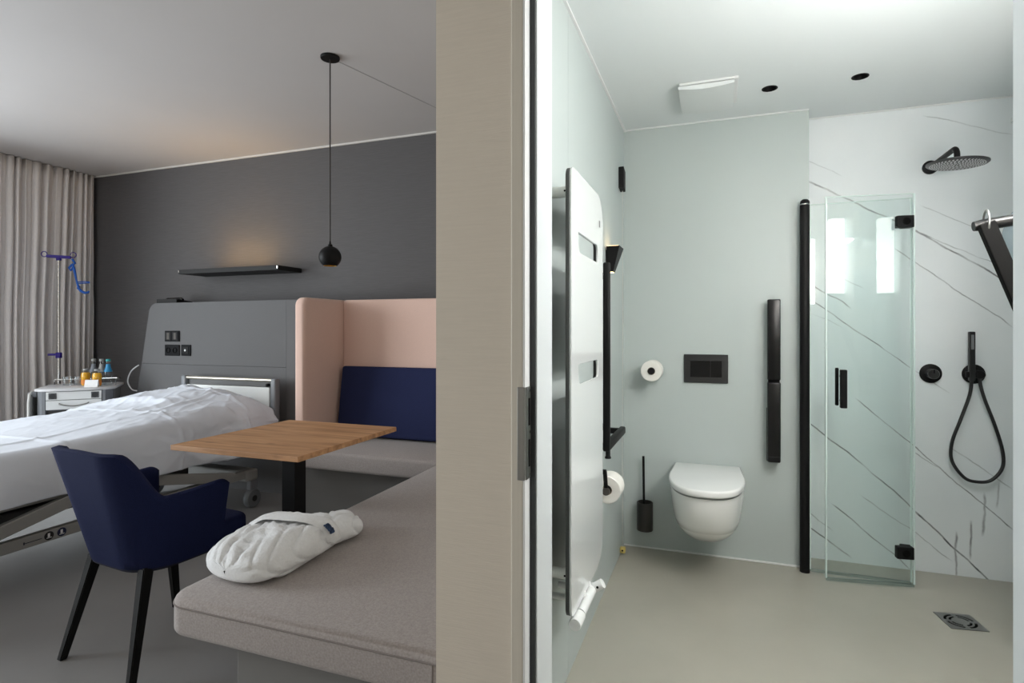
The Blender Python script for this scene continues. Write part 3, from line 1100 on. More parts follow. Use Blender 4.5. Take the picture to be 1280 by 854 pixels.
rows = []
for i in range(NYs + 1):
    y = BY0 - 0.02 + (3.175 - BY0 + 0.02) * i / NYs
    hemR = 0.425 - 0.055 * (y - 1.5) / 1.5 + 0.006 * noise.noise((y * 3, 0, 9))
    hemR += 0.17 * sstep(2.98, 3.17, y)
    row = []
    Rc = 0.05
    drop = 0.24
    for j in range(NXs + 1):
        s = -1 + 2 * j / NXs
        flat = 0.74
        if abs(s) <= flat:
            x = xc + W * s / flat * 1.0
            if abs(s) > flat * 0.86:
                pass
            z = top_z(x, y)
            edge = max(0.0, abs(x - xc) - (W - Rc)) / Rc
            z -= Rc * (1 - math.sqrt(max(0.0, 1 - min(1, edge) ** 2)))
            nx, nz = 0.0, 1.0
            q = 0.0
        else:
            q = (abs(s) - flat) / (1 - flat)
            sg = 1 if s > 0 else -1
            ztop_ = top_z(xc + sg * W, y) - Rc
            hem = hemR if s > 0 else 0.42
            z = ztop_ + (hem - ztop_) * q
            x = xc + sg * (W + 0.012 * q + 0.012 * math.sin(q * PI))
            nx, nz = sg * 1.0, 0.0
        # wrinkles
        al = x * 0.9 + z * -0.9 if nx else x
        big = 0.010 * noise.noise((al * 5 + y * 2.2, y * 3.5 - al * 2, 1.0))
        d1 = abs(noise.noise((al * 3.4 - y * 3.6, y * 1.3 + al * 1.6, 8.0)))
        crease = (0.006 + 0.012 * sstep(2.2, 2.7, y)) * max(0.0, 1 - d1 * 5.0)
        d2 = abs(noise.noise((al * 9 + y * 6, y * 5 - al * 6, 18.0)))
        crease2 = 0.0035 * max(0.0, 1 - d2 * 5.0)
        headw = 0.30 + 0.95 * sstep(1.9, 2.6, y)
        fold = 0.009 * ridge(y + 0.02 * noise.noise((al * 4, 0, 0)), 2.42, 0.010) + 0.007 * ridge(y + 0.03 * noise.noise((al * 4, 3, 0)), 1.82, 0.012) \
            + 0.013 * ridge(y - 0.10 * (al + 3.0), 2.93, 0.010) + 0.004 * ridge(y, 2.70, 0.006)
        lon = 0.006 * ridge(x + 0.03 * noise.noise((y * 3, 0, 5)), -3.16, 0.012) if not nx else 0.0
        hang = 0.018 * q * math.sin(y * 9 + 1.5 * noise.noise((y * 2, 0, 0))) if nx else 0.0
        disp = (big + crease + crease2) * headw + fold + lon + hang
        row.append((x + nx * disp, y, z + nz * disp))
    rows.append(row)
# foot end hangs down, head end tucks down
r0 = rows[0]
for k in range(1, 6):
    rows.insert(0, [(p[0], p[1] - 0.012, p[2] - (p[2] - 0.42) * k / 5 if p[2] > 0.42 else p[2]) for p in r0])
r1 = rows[-1]
for k in range(1, 5):
    rows.append([(p[0], p[1] + 0.004 * k / 4, p[2] - max(0, p[2] - 0.56) * k / 4) for p in r1])
sheet.grid(rows)
so = tag(sheet.build('bed_sheet', M_sheet, smooth=180), 'rumpled white cotton sheet covering the hospital bed and pillow', 'bed sheet')
sm = so.modifiers.new('thick', 'SOLIDIFY')
sm.thickness = 0.003
sm.offset = 1

# ---- bedside cabinet
ca = math.radians(46)
nsx, nsy = -4.515 - 0.72 * 0.0, 2.87
ns = thing('bedside_cabinet', 'white and grey hospital bedside cabinet between bed and curtain', 'cabinet', (nsx, nsy, 0), ca)
# local: x along the front, -y front, origin at middle of the front
body = [(-0.195, 0.0), (0.195, 0.0), (0.235, 0.05), (0.235, 0.40), (0.19, 0.44), (-0.19, 0.44), (-0.235, 0.40), (-0.235, 0.05)]
MB().prism([(-0.19, 0.012), (0.19, 0.012), (0.228, 0.055), (0.228, 0.40), (0.19, 0.43), (-0.19, 0.43), (-0.228, 0.40), (-0.228, 0.055)], 0.10, 0.60, 'z').build('carcass', mat('cab_dark', (70, 70, 70), 0.6), ns)
MB().prism([(-0.19, 0.012), (0.19, 0.012), (0.228, 0.055), (0.228, 0.40), (0.19, 0.43), (-0.19, 0.43), (-0.228, 0.40), (-0.228, 0.055)], 0.60, 0.742, 'z').build('upper_carcass', M_plgrey, ns)
MB().prism([(-0.205, -0.006), (-0.1, -0.022), (0.1, -0.022), (0.205, -0.006), (0.248, 0.045), (0.248, 0.41), (0.2, 0.45), (-0.2, 0.45), (-0.248, 0.41), (-0.248, 0.045)], 0.742, 0.762, 'z', 0.004).build(
    'cabinet_top', mat('cab_top', (214, 214, 216), 0.5), ns, 40)
MB().box(-0.168, 0.168, -0.012, 0.010, 0.678, 0.738, 0.002).build('fascia', M_white, ns)
for s in (-1, 1):
    k = MB().box(s * 0.128 - 0.024, s * 0.128 + 0.024, -0.016, -0.012, 0.685, 0.731, 0.002).build('socket', mat('sock_grey', (84, 86, 88), 0.5), ns)
    MB().lathe([(0.019, 0), (0.019, 0.002), (0.0, 0.001)], 20, T(s * 0.128, -0.016, 0.708) @ look_rot((0, -1, 0))).build('socket_cup', mat('sock_dark', (44, 46, 48), 0.5), k)
dr = MB().box(-0.168, 0.168, -0.012, 0.010, 0.607, 0.674, 0.002).build('drawer', M_white, ns)
MB().tube([(-0.088, -0.012, 0.652), (-0.084, -0.03, 0.648)] + [(-0.084 + 0.168 * k / 12, -0.034, 0.648 - 0.016 * math.sin(PI * k / 12)) for k in range(13)] + [(0.084, -0.03, 0.648), (0.088, -0.012, 0.652)], 0.0045, 8).build('handle', M_steel, dr, 60)
for s in (-1, 1):
    MB().prism([(s * 0.17, 0.012), (s * 0.172, -0.010), (s * 0.192, -0.008), (s * 0.232, 0.052), (s * 0.23, 0.060), (s * 0.20, 0.03)], 0.10, 0.742, 'z').build('corner_post', M_plgrey, ns)
MB().box(0.2285, 0.233, 0.10, 0.36, 0.58, 0.735, 0.001).build('side_insert', mat('cab_side', (138, 138, 136), 0.5), ns)
MB().box(-0.17, 0.17, -0.010, 0.012, 0.12, 0.47, 0.002).build('door', M_white, ns)
MB().tube([(-0.21, 0.40, 0.762), (-0.21, 0.41, 0.80), (0.20, 0.41, 0.80), (0.225, 0.38, 0.80), (0.232, 0.15, 0.80), (0.232, 0.13, 0.762)], 0.006, 8).build('rail', M_chrome, ns, 60)
fl = MB().box(-0.285, -0.262, 0.04, 0.40, 0.28, 0.715, 0.01).build('flap', mat('flap_grey', (150, 150, 148), 0.5), ns)
MB().tube([(-0.275, 0.02, 0.24), (-0.275, 0.02, 0.66), (-0.275, 0.04, 0.72), (-0.275, 0.10, 0.735)], 0.009, 8).build('flap_arm', mat('flap_white', (210, 210, 206), 0.4), fl, 60)
MB().box(-0.292, -0.238, 0.06, 0.15, 0.70, 0.735, 0.004).build('bracket', M_plgrey, ns)
for (x, y) in ((-0.17, 0.06), (0.17, 0.06), (-0.17, 0.38), (0.17, 0.38)):
    MB().lathe([(0.0, -0.012), (0.045, -0.012), (0.05, -0.006), (0.05, 0.006), (0.045, 0.012), (0, 0.012)], 20, T(x, y, 0.05) @ look_rot((1, 0, 0))).box(x - 0.006, x + 0.006, y - 0.01, y + 0.01, 0.05, 0.105).build('caster', M_beddark, ns, 40)

ZT = 0.7625
cR = Matrix.Rotation(ca, 4, 'Z')


def cab(lx, ly):
    v = cR @ Vector((lx, ly, 0))
    return (nsx + v.x, nsy + v.y, ZT)


def juice_bottle(p, label):
    t_ = thing('juice_bottle', label, 'bottle', p)
    MB().lathe([(0, 0.002), (0.026, 0.002), (0.027, 0.008), (0.027, 0.05), (0.031, 0.058), (0.031, 0.088), (0.026, 0.102), (0, 0.102)], 24).build('juice', M_juice, t_, 40)
    MB().lathe([(0.0, 0.0), (0.028, 0), (0.029, 0.006), (0.029, 0.05), (0.033, 0.058), (0.033, 0.092), (0.026, 0.106), (0.018, 0.116), (0.018, 0.128)], 24).build('glass_body', M_clear, t_, 40)
    MB().lathe([(0.0292, 0.012), (0.0298, 0.012), (0.0298, 0.046), (0.0292, 0.046)], 24).build('label_band', M_orlab, t_, 40)
    MB().lathe([(0.0195, 0.118), (0.0195, 0.132), (0, 0.133)], 20).build('cap', M_gcap, t_, 40)
    return t_


def water_bottle(p, label, capm, bandm):
    t_ = thing('water_bottle', label, 'bottle', p)
    MB().lathe([(0, 0), (0.029, 0), (0.031, 0.006), (0.031, 0.075), (0.029, 0.10), (0.017, 0.135), (0.0145, 0.15), (0.0145, 0.19)], 24).build('glass_body', M_clear, t_, 40)
    MB().lathe([(0.016, 0.186), (0.0165, 0.188), (0.0165, 0.202), (0.014, 0.205), (0, 0.205)], 20).build('cap', capm, t_, 40)
    MB().lathe([(0.0292, 0.105), (0.0245, 0.118), (0.0185, 0.137), (0.0155, 0.152), (0.0152, 0.165)], 24).build('neck_label', bandm, t_, 40)
    return t_


juice_bottle(cab(0.025, 0.17), 'small orange juice bottle standing beside the white card on the bedside cabinet').location = (-4.634, 3.028, ZT)
juice_bottle(cab(0.1, 0.12), 'small orange juice bottle standing right behind the white card').location = (-4.494, 3.02, ZT)
water_bottle((-4.655, 3.102, ZT), 'tall clear bottle with grey cap between the two juice bottles', M_gcap, mat('neck_grey', (120, 126, 134), 0.5))
water_bottle((-4.578, 3.112, ZT), 'tall clear bottle with grey cap next to the blue-necked bottle', M_gcap, mat('neck_pale', (150, 150, 148), 0.5))
water_bottle((-4.507, 3.114, ZT), 'tall clear water bottle with teal cap and blue neck label', M_teal, M_cyan)
for (x, y, lab) in ((-4.77, 2.98, 'clear drinking tumbler on the bedside cabinet by the infusion pole'), (-4.72, 3.03, 'clear drinking tumbler on the bedside cabinet nearer the juice bottles')):
    t_ = MB().lathe([(0, 0.006), (0.026, 0.006), (0.031, 0.068), (0.033, 0.068), (0.028, 0.0), (0, 0.0)], 24, T(0, 0, 0)).build('drinking_glass', M_tumbler, None, 40)
    t_.location = (x, y, ZT)
    tag(t_, lab, 'glass')
t_ = MB().box(-0.045, 0.045, -0.001, 0.001, 0, 0.053, 0.0, 1, Matrix.Rotation(math.radians(-14), 4, 'X')).box(-0.045, 0.045, 0.024, 0.026, 0, 0.05, 0, 1, T(0, 0.004, 0) @ Matrix.Rotation(math.radians(14), 4, 'X')).build('name_card', M_card)
t_.location = (-4.462, 2.952, ZT)
t_.rotation_euler = (0, 0, math.radians(30))
tag(t_, 'small folded white card standing in front of the juice bottles', 'card')

# ---- infusion pole
ivp = Vector((-5.095, 3.118, 0))
iv = thing('infusion_pole', 'chrome infusion pole with purple hooks in front of the curtain', 'pole', ivp)
MB().tube([(0, 0, 0.06), (0, 0, 1.0)], 0.0125, 12).build('lower_tube', M_chrome, iv, 60)
MB().tube([(0, 0, 0.99), (0, 0, 1.80)], 0.009, 12).build('upper_tube', M_chrome, iv, 60)
ck = MB().lathe([(0.02, 0), (0.022, 0.004), (0.022, 0.042), (0.018, 0.046)], 16, T(0, 0, 0.965)).build('clamp', M_purple, iv, 40)
MB().box(-0.075, -0.018, -0.008, 0.008, 0.985, 1.003, 0.004).build('clamp_lever', M_purple, ck)
cbz = 1.80
cbr = MB().box(-0.085, 0.085, -0.014, 0.014, cbz - 0.012, cbz + 0.012, 0.006, 2, T(0, 0, cbz) @ Matrix.Rotation(math.radians(2), 4, 'Y') @ T(0, 0, -cbz)).lathe([(0.018, 0), (0.018, 0.03), (0.01, 0.034)], 14, T(0, 0, cbz - 0.03)).build('crossbar', M_purple, iv, 40)
for s in (-1, 1):
    MB().tube([(s * 0.082, 0, cbz)] + [(s * (0.10 + 0.020 * math.sin(a)), 0, cbz + 0.018 - 0.022 * math.cos(a)) for a in [k * PI * 1.5 / 10 for k in range(11)]], 0.0035, 8).build('hook', M_purple, iv, 60)
ivr = base = None
for o in (iv,):
    o.rotation_euler = (0, 0, math.radians(38))
for k in range(5):
    a = 2 * PI * k / 5 + 0.4
    lg = MB().tube([(0, 0, 0.085), (0.06 * math.cos(a), 0.06 * math.sin(a), 0.082), (0.14 * math.cos(a), 0.14 * math.sin(a), 0.068)], 0.011, 8).build('base_leg', M_plgrey, iv, 60)
    MB().lathe([(0, -0.01), (0.03, -0.01), (0.03, 0.01), (0, 0.01)], 16, T(0.137 * math.cos(a), 0.137 * math.sin(a), 0.03) @ look_rot((-math.sin(a), math.cos(a), 0))).build('caster', M_beddark, lg, 40)
# blue grab strap hanging from the hook
st = thing('blue_strap', 'blue plastic strap with ring hanging from the infusion pole hook', 'strap', (-5.02, 3.182, 1.55))
MB().tube([(-0.008, 0, 0.235), (0.012, 0, 0.20), (-0.012, 0, 0.185), (-0.03, 0, 0.16), (-0.02, 0, 0.14), (0.0, 0, 0.165), (0.0, 0, 0.20)], 0.009, 8).build('knot', M_blue, st, 60)
MB().tube([(0.0, 0, 0.17), (0.012, 0, 0.12), (0.022, 0, 0.06), (0.034, 0, 0.01), (0.04, 0, 0.0)], [0.012, 0.010, 0.007, 0.009, 0.012], 8).build('cord', M_blue, st, 60)
MB().tube([(0.025, 0, 0.045), (0.07, 0.004, 0.05), (0.115, 0, 0.048), (0.115, 0, 0.040), (0.07, -0.004, 0.036), (0.03, 0, 0.034)], 0.004, 8).build('side_loop', M_blue, st, 60)
MB().tube([(0.03, 0, 0.0), (0.055, 0, -0.03), (0.08, 0, -0.044), (0.105, 0, -0.04), (0.11, 0, -0.028)], [0.009, 0.011, 0.011, 0.010, 0.006], 8).build('hand_ring', M_blue, st, 60)
st.rotation_euler = (0, 0, math.radians(38))

# ================================================================== BATHROOM
XW = -0.482
# ---- radiator
rd = thing('towel_radiator', 'tall white panel radiator with two towel slots on the left bathroom wall', 'radiator', (0, 0, 0))


def dslot(y0, y1, z0, z1):
    h_ = z1 - z0
    return rrect(y0, y1, z0, z1, (h_ * 0.6, 0.01, h_ * 0.35, 0.008), 6)


outl = rrect(1.532, 1.99, 0.392, 1.658, (0.03, 0.09, 0.09, 0.03), 10)
fr_ = flat_shape('front_panel', [outl, dslot(1.612, 1.905, 1.426, 1.484), dslot(1.612, 1.905, 1.040, 1.098)], 0.007, M_rad, rd, 'yz', -0.380, 0.0012)
bk_ = flat_shape('back_plate', [rrect(1.530, 1.988, 0.394, 1.656, (0.03, 0.09, 0.09, 0.03), 10), rrect(1.604, 1.911, 1.418, 1.490, 0.02, 6), rrect(1.604, 1.911, 1.032, 1.104, 0.02, 6)],
                 0.010, mat('radiator_dark_edge', (60, 62, 62), 0.5), rd, 'yz', -0.389, 0.001)
for (y, z) in ((1.60, 1.60), (1.60, 0.49), (1.93, 1.60), (1.93, 0.49)):
    sp = MB().tube([(XW + 0.001, y, z), (-0.393, y, z)], 0.016, 16).build('wall_standoff', mat('standoff_white', (226, 228, 224), 0.35), rd, 40)
    MB().lathe([(0.003, 0), (0.003, 0.001), (0, 0.001)], 10, T(-0.41, y - 0.0162, z) @ look_rot((0, -1, 0))).build('set_screw', M_hole, sp)
MB().box(-0.375, -0.3742, 1.918, 1.932, 1.55, 1.572, 0).build('maker_mark', mat('mark_grey', (110, 112, 112), 0.5), fr_)
M_valve = mat('valve_white', (236, 238, 238), 0.3)
vl = MB().tube([(-0.372, 1.615, 0.372), (-0.372, 1.80, 0.372)], 0.0155, 20).tube([(-0.386, 1.70, 0.40), (-0.374, 1.70, 0.372)], 0.010, 14).tube([(-0.386, 1.77, 0.40), (-0.374, 1.77, 0.372)], 0.010, 14).build('valve_body', M_valve, rd, 40)
MB().tube([(-0.372, 1.548, 0.372), (-0.372, 1.552, 0.372), (-0.372, 1.606, 0.372)], [0.0165, 0.018, 0.018], 24).build('thermostat_head', M_valve, rd, 40)
MB().tube([(-0.372, 1.606, 0.372), (-0.372, 1.616, 0.372)], 0.012, 20).build('thermostat_ring', M_black, rd, 40)
cpo = MB().tube([(-0.372, 1.785, 0.372), (-0.338, 1.785, 0.395)], 0.015, 20).build('cap', M_valve, rd, 40)
MB().lathe([(0.004, 0), (0.004, 0.001), (0, 0.001)], 10, T(-0.352, 1.7704, 0.386) @ look_rot((0, -1, 0))).build('cap_screw', M_hole, cpo)
MB().tube([(XW + 0.001, 1.70, 0.372), (-0.372, 1.70, 0.372)], 0.010, 14).tube([(XW + 0.001, 1.78, 0.372), (-0.372, 1.78, 0.372)], 0.010, 14).build('supply_pipe', M_valve, rd, 40)

# ---- angled grab rail
gr = thing('angled_grab_rail', 'black L-shaped grab rail on the left bathroom wall', 'grab rail', (0, 0, 0))
MB().box(-0.436, -0.408, 2.300, 2.332, 0.70, 1.475, 0.007, 3).build('upright', M_black, gr, 50)
MB().box(-0.436, -0.408, 2.31, 2.74, 0.70, 0.735, 0.007, 3).build('arm', M_black, gr, 50)
for (y, z) in ((2.316, 1.42), (2.316, 0.80), (2.316, 0.72), (2.70, 0.718)):
    MB().box(XW, -0.43, y - 0.011, y + 0.011, z - 0.013, z + 0.013, 0.002).build('wall_mount', M_black, gr)
MB().lathe([(0.010, 0), (0.010, 0.025), (0.013, 0.03), (0.013, 0.035), (0, 0.036)], 16, T(-0.422, 2.345, 0.70) @ Matrix.Rotation(PI, 4, 'X')).build('end_stop', M_black, gr, 40)

# ---- up-down wall lamp
wl = thing('wall_lamp', 'small black wedge wall lamp glowing up and down above the grab rail', 'lamp', (0, 0, 0))
M_lampglow = mat('lamp_glow', (255, 226, 180), 0.5, emit=(255, 210, 150), estr=5.0)
wg = MB()
tp = [(-0.475, 2.60, 1.585), (-0.415, 2.60, 1.585), (-0.415, 2.72, 1.585), (-0.475, 2.72, 1.585)]
bt = [(-0.475, 2.635, 1.47), (-0.450, 2.635, 1.47), (-0.450, 2.685, 1.47), (-0.475, 2.685, 1.47)]
vs = wg.grid([bt, tp], close_v=True)
wg.bm.faces.new(vs[0])
wg.bm.faces.new(vs[1])
wgo = wg.build('housing', M_black, wl)
MB().box(-0.4735, -0.4225, 2.608, 2.712, 1.5852, 1.5872).build('upper_diffuser', M_lampglow, wl)
MB().box(-0.4735, -0.454, 2.641, 2.679, 1.4675, 1.4698).build('lower_diffuser', M_lampglow, wl)
MB().box(XW, -0.475, 2.62, 2.70, 1.49, 1.57).build('back_plate', M_black, wl)

# ---- emergency pull cord
pc = thing('pull_cord', 'emergency pull cord with black switch box and yellow toggle by the corner', 'pull cord', (0, 0, 0))
MB().prism([(2.985, 1.945), (3.045, 1.935), (3.045, 2.04), (2.985, 2.055)], XW, XW + 0.028, 'x', 0.003).build('switch_box', M_black, pc)
MB().tube([(-0.468, 3.03, 1.94), (-0.466, 3.03, 1.2), (-0.469, 3.031, 0.6), (-0.467, 3.03, 0.03)], 0.0016, 6).build('cord', mat('cord_pale', (206, 206, 200), 0.6), pc)
tg = MB().box(-0.481, -0.452, 3.018, 3.044, 0.012, 0.044, 0.006, 2).build('toggle', M_yellow, pc, 40)
MB().lathe([(0.005, 0), (0.005, 0.0012), (0, 0.0012)], 12, T(-0.4665, 3.0178, 0.028) @ look_rot((0, -1, 0))).build('toggle_eye', M_hole, tg)


def paper_roll(name, label, r=0.055, core=0.02, ln=0.10):
    t_ = thing(name, label, 'toilet roll', (0, 0, 0))
    MB().lathe([(core, 0), (r - 0.003, 0), (r, 0.003), (r, ln - 0.003), (r - 0.003, ln), (core, ln), (core, 0)], 40).build('paper', M_paper, t_, 40)
    MB().lathe([(core - 0.001, 0.001), (core, 0.001), (core, ln - 0.001), (core - 0.001, ln - 0.001), (core - 0.001, 0.001)], 28).build('core', mat('cardboard', (150, 130, 104), 0.9), t_, 40)
    return t_


# roll in holder on the left wall
rl = paper_roll('toilet_roll', 'toilet paper roll hanging in the black holder on the left wall')
rl.matrix_basis = T(-0.412, 2.265, 0.555) @ look_rot((0, 1, 0))
tail = MB()
tail.box(-0.3585, -0.3565, 2.268, 2.362, 0.47, 0.555)
hold = thing('roll_holder', 'black toilet roll holder with cranked arm on the left wall', 'holder', (0, 0, 0))
MB().box(XW, -0.465, 2.20, 2.42, 0.625, 0.645, 0.003).build('wall_bar', M_black, hold)
MB().box(-0.475, -0.408, 2.222, 2.240, 0.627, 0.645, 0.003).build('cross_arm', M_black, hold)
bar_ = MB().tube([(-0.414, 2.232, 0.637), (-0.412, 2.248, 0.556), (-0.412, 2.37, 0.555)], 0.0085, 10).build('spindle', M_black, hold, 40)
MB().lathe([(0, 0), (0.015, 0), (0.016, 0.004), (0.016, 0.012), (0, 0.013)], 18, T(-0.412, 2.238, 0.555) @ look_rot((0, 1, 0))).build('spindle_knob', mat('holder_grey', (70, 66, 62), 0.4), hold, 40)
# spare roll
rl2 = paper_roll('toilet_roll', 'spare toilet paper roll on a peg of the wall beside the flush plate')
rl2.matrix_basis = T(-0.322, 3.06, 0.98) @ look_rot((0, 1, 0))
pg = thing('roll_peg', 'black wall peg carrying the spare toilet roll', 'peg', (0, 0, 0))
MB().tube([(-0.322, 3.179, 0.98), (-0.322, 3.052, 0.98)], 0.0165, 20).build('peg', M_black, pg, 40)
MB().lathe([(0, 0), (0.026, 0), (0.026, 0.006), (0, 0.006)], 24, T(-0.322, 3.179, 0.98) @ look_rot((0, -1, 0))).build('rosette', M_black, pg, 40)

# ---- flush plate
fp = thing('flush_plate', 'matte black dual flush plate above the toilet', 'flush plate', (-0.051, 3.179, 0.992))
MB().box(-0.111, 0.111, -0.012, 0, -0.0755, 0.0755, 0.003).build('plate', mat('flush_black', (26, 26, 27), 0.5), fp)
for (x0, x1) in ((-0.079, 0.022), (0.0245, 0.080)):
    MB().box(x0, x1, -0.0155, -0.012, -0.045, 0.043, 0.0015).build('button', mat('flush_button', (14, 14, 15), 0.3, spec=0.3), fp)

# ---- toilet
wc = thing('toilet', 'white wall-hung toilet with closed lid', 'toilet', (-0.044, 3.179, 0))


def dpoly(w, y0, d, rr, n=28):
    """D-shape: flat at y0 (wall side), rounded nose at y0-d; half width w"""
    pts = [(-w * 0.94, y0)]
    for k in range(n + 1):
        a = PI + PI * k / n
        ca_, sa_ = math.cos(a), math.sin(a)
        pts.append((w * math.copysign(abs(ca_) ** 0.78, ca_), y0 - d + rr + rr * (-(abs(sa_) ** 0.86))))
    pts.append((w * 0.94, y0))
    return pts


MB().prism(dpoly(0.176, -0.012, 0.535, 0.30), 0.455, 0.487, 'z', 0.010, 4).build('lid', M_ceramic, wc, 50)
MB().prism(dpoly(0.166, -0.02, 0.514, 0.295), 0.446, 0.456, 'z', 0.001, 2).build('seat_ring', mat('seat_gap_shade', (120, 124, 124), 0.5), wc, 50)  # ring inset and greyed: shade of the gap under the lid painted in
bw = MB()
rows = []
NP = 32
levels = [(0.446, 1.0, 0.525, 0.0), (0.43, 1.0, 0.525, 0.0), (0.36, 0.965, 0.505, 0.0), (0.30, 0.92, 0.475, 0.0), (0.265, 0.875, 0.445, 0), (0.262, 0.862, 0.437, 0), (0.255, 0.855, 0.432, 0),
          (0.22, 0.76, 0.38, 0), (0.18, 0.62, 0.30, 0), (0.15, 0.47, 0.225, 0), (0.128, 0.33, 0.16, 0), (0.12, 0.18, 0.11, 0)]
for (z, ws, d, q) in levels:
    rows.append([(x, y, z) for x, y in dpoly(0.172 * ws, 0.0, d, min(0.30, d * 0.6), NP)])
vs = bw.grid(rows, close_v=True)
bw.bm.faces.new(vs[0])
bw.bm.faces.new(vs[-1])
bw.build('bowl', M_ceramic, wc, 42)

# ---- toilet brush
br = thing('toilet_brush', 'black toilet brush in wall-mounted black cup', 'toilet brush', (-0.362, 3.125, 0.115))
MB().lathe([(0, 0), (0.041, 0), (0.043, 0.003), (0.043, 0.15), (0.039, 0.152), (0.039, 0.12), (0, 0.12)], 32).build('cup', mat('brush_black', (40, 38, 37), 0.35), br, 40)
MB().tube([(-0.006, 0.01, 0.12), (-0.010, 0.014, 0.395)], 0.0065, 10).build('handle', M_black, br, 40)
MB().box(-0.02, 0.02, 0.038, 0.054, 0.06, 0.13, 0.003).build('wall_bracket', M_black, br)

# ---- folded grab rail
fg = thing('folding_grab_rail', 'black folding grab rail folded upright on the wall beside the toilet', 'grab rail', (0.274, 3.179, 0))
MB().box(-0.031, 0.031, -0.028, 0, 0.53, 0.80, 0.003).build('wall_plate', M_black, fg)
MB().box(-0.030, 0.030, -0.075, -0.028, 0.535, 0.935, 0.006, 3).build('hinge_block', M_blackg, fg, 40)
MB().box(-0.030, 0.030, -0.07, -0.03, 0.945, 1.352, 0.006, 3).build('arm', M_blackg, fg, 40)
MB().box(-0.026, 0.026, -0.066, -0.034, 0.934, 0.946).build('joint', M_hole, fg)
MB().box(-0.028, 0.028, -0.078, -0.06, 0.535, 0.565, 0.004).build('tail', M_black, fg)

# ---- shower screen
sc_ = thing('shower_screen', 'folding glass shower screen with black wall profile', 'shower screen', (0, 0, 0))
MB().tube([(0.414, 3.128, 0.0), (0.414, 3.128, 1.815)], 0.023, 20).build('wall_profile', M_black, sc_, 40)
MB().lathe([(0.023, 0), (0.021, 0.014), (0.012, 0.022), (0, 0.024)], 20, T(0.414, 3.128, 1.822)).build('end_cap', M_black, sc_, 40)
MB().lathe([(0.0235, 0), (0.0235, 0.005)], 20, T(0.414, 3.128, 1.816)).build('cap_ring', M_chrome, sc_, 40)


def glass_sheet(name, p0, p1, z0, z1, th, parent):
    p0, p1 = Vector((p0[0], p0[1])), Vector((p1[0], p1[1]))
    d = (p1 - p0)
    ln = d.length
    ang = math.atan2(d.y, d.x)
    mt_ = T(p0.x, p0.y, 0) @ Matrix.Rotation(ang, 4, 'Z')
    o_ = MB().box(0, ln, -th / 2, th / 2, z0, z1, 0, 1, mt_).build(name, M_glass, parent)
    for x in (0.0, ln):
        MB().box(x - 0.0035, x + 0.0035, -th / 2 - 0.0004, th / 2 + 0.0004, z0, z1, 0, 1, mt_).build('edge', M_gedge, o_)
    MB().box(0, ln, -th / 2 - 0.0004, th / 2 + 0.0004, z1 - 0.003, z1 + 0.001, 0, 1, mt_).build('edge', M_gedge, o_)
    return o_, mt_, ln


gA, mA, lA = glass_sheet('rear_glass', (0.436, 3.122), (0.858, 3.118), 0.02, 1.815, 0.007, sc_)
gB, mB, lB = glass_sheet('front_glass', (0.492, 3.035), (0.862, 3.092), 0.02, 1.83, 0.007, sc_)
MB().box(0, lB, -0.006, 0.006, 0.008, 0.024, 0.003, 2, mB).build('sealing_strip', glass_mat('seal_clear', (0.75, 0.82, 0.82, 1), rough=0.15, boost=2.5), sc_)
MB().box(0, lA, -0.006, 0.006, 0.008, 0.022, 0.003, 2, mA).build('sealing_strip', MATS['seal_clear'], sc_)
for z in (1.70, 0.165):
    hn = MB().box(lB - 0.075, lB - 0.004, -0.014, 0.016, z - 0.028, z + 0.028, 0.003, 2, mB).build('hinge', M_black, sc_)
    MB().lathe([(0.017, 0), (0.017, 0.003), (0.012, 0.004), (0, 0.004)], 20, mB @ T(lB - 0.038, -0.014, z) @ look_rot((0, -1, 0))).build('hinge_button', M_hole, hn, 40)
    MB().box(lA - 0.045, lA - 0.002, -0.012, 0.012, z - 0.026, z + 0.026, 0.003, 2, mA).build('hinge', M_black, sc_)
hd = MB().box(0.050, 0.078, -0.045, -0.022, 0.832, 1.012, 0.004, 2, mB).build('handle', M_black, sc_)
for z in (0.865, 0.98):
    MB().tube([mB @ Vector((0.064, -0.024, z)), mB @ Vector((0.064, -0.003, z))], 0.008, 10).build('handle_stud', M_black, hd)
MB().box(0.046, 0.060, 0.010, 0.026, 0.838, 1.018, 0.004, 2, mB).build('handle', M_black, sc_)

# ---- overhead shower
YM = 3.33
rs = thing('overhead_shower', 'round black overhead rain shower on a wall arm', 'shower head', (0.994, YM, 2.0))
MB().lathe([(0, 0), (0.033, 0), (0.033, 0.010), (0.028, 0.014), (0, 0.014)], 32, look_rot((0, -1, 0))).build('flange', M_black, rs, 40)
arm = [(0, -0.01, 0), (0, -0.30, 0)]
for k in range(1, 9):
    a = (PI / 2) * k / 8
    arm.append((0, -0.30 - 0.036 * math.sin(a), -0.036 * (1 - math.cos(a))))
arm.append((0, -0.336, -0.058))
MB().tube(arm, 0.0115, 16).build('arm', M_black, rs, 60)
tl = T(0, -0.338, -0.066) @ Matrix.Rotation(math.radians(1), 4, 'X') @ Matrix.Rotation(math.radians(2.5), 4, 'Y')
hdp = MB().lathe([(0, -0.012), (0.108, -0.012), (0.113, -0.008), (0.113, -0.003), (0.06, 0.004), (0.02, 0.012), (0.014, 0.016), (0, 0.016)], 56, tl).build('head', mat('shower_black', (46, 47, 49), 0.4), rs, 40)
nz_ = MB()
for ring in range(1, 12):
    r_ = 0.0085 * ring + 0.004
    cnt = max(6, int(2 * PI * r_ / 0.0135))
    for k in range(cnt):
        a = 2 * PI * k / cnt + ring * 0.3
        nz_.lathe([(0, -0.0142), (0.0019, -0.0142), (0.0026, -0.0118)], 6, tl @ T(r_ * math.cos(a), r_ * math.sin(a), 0))
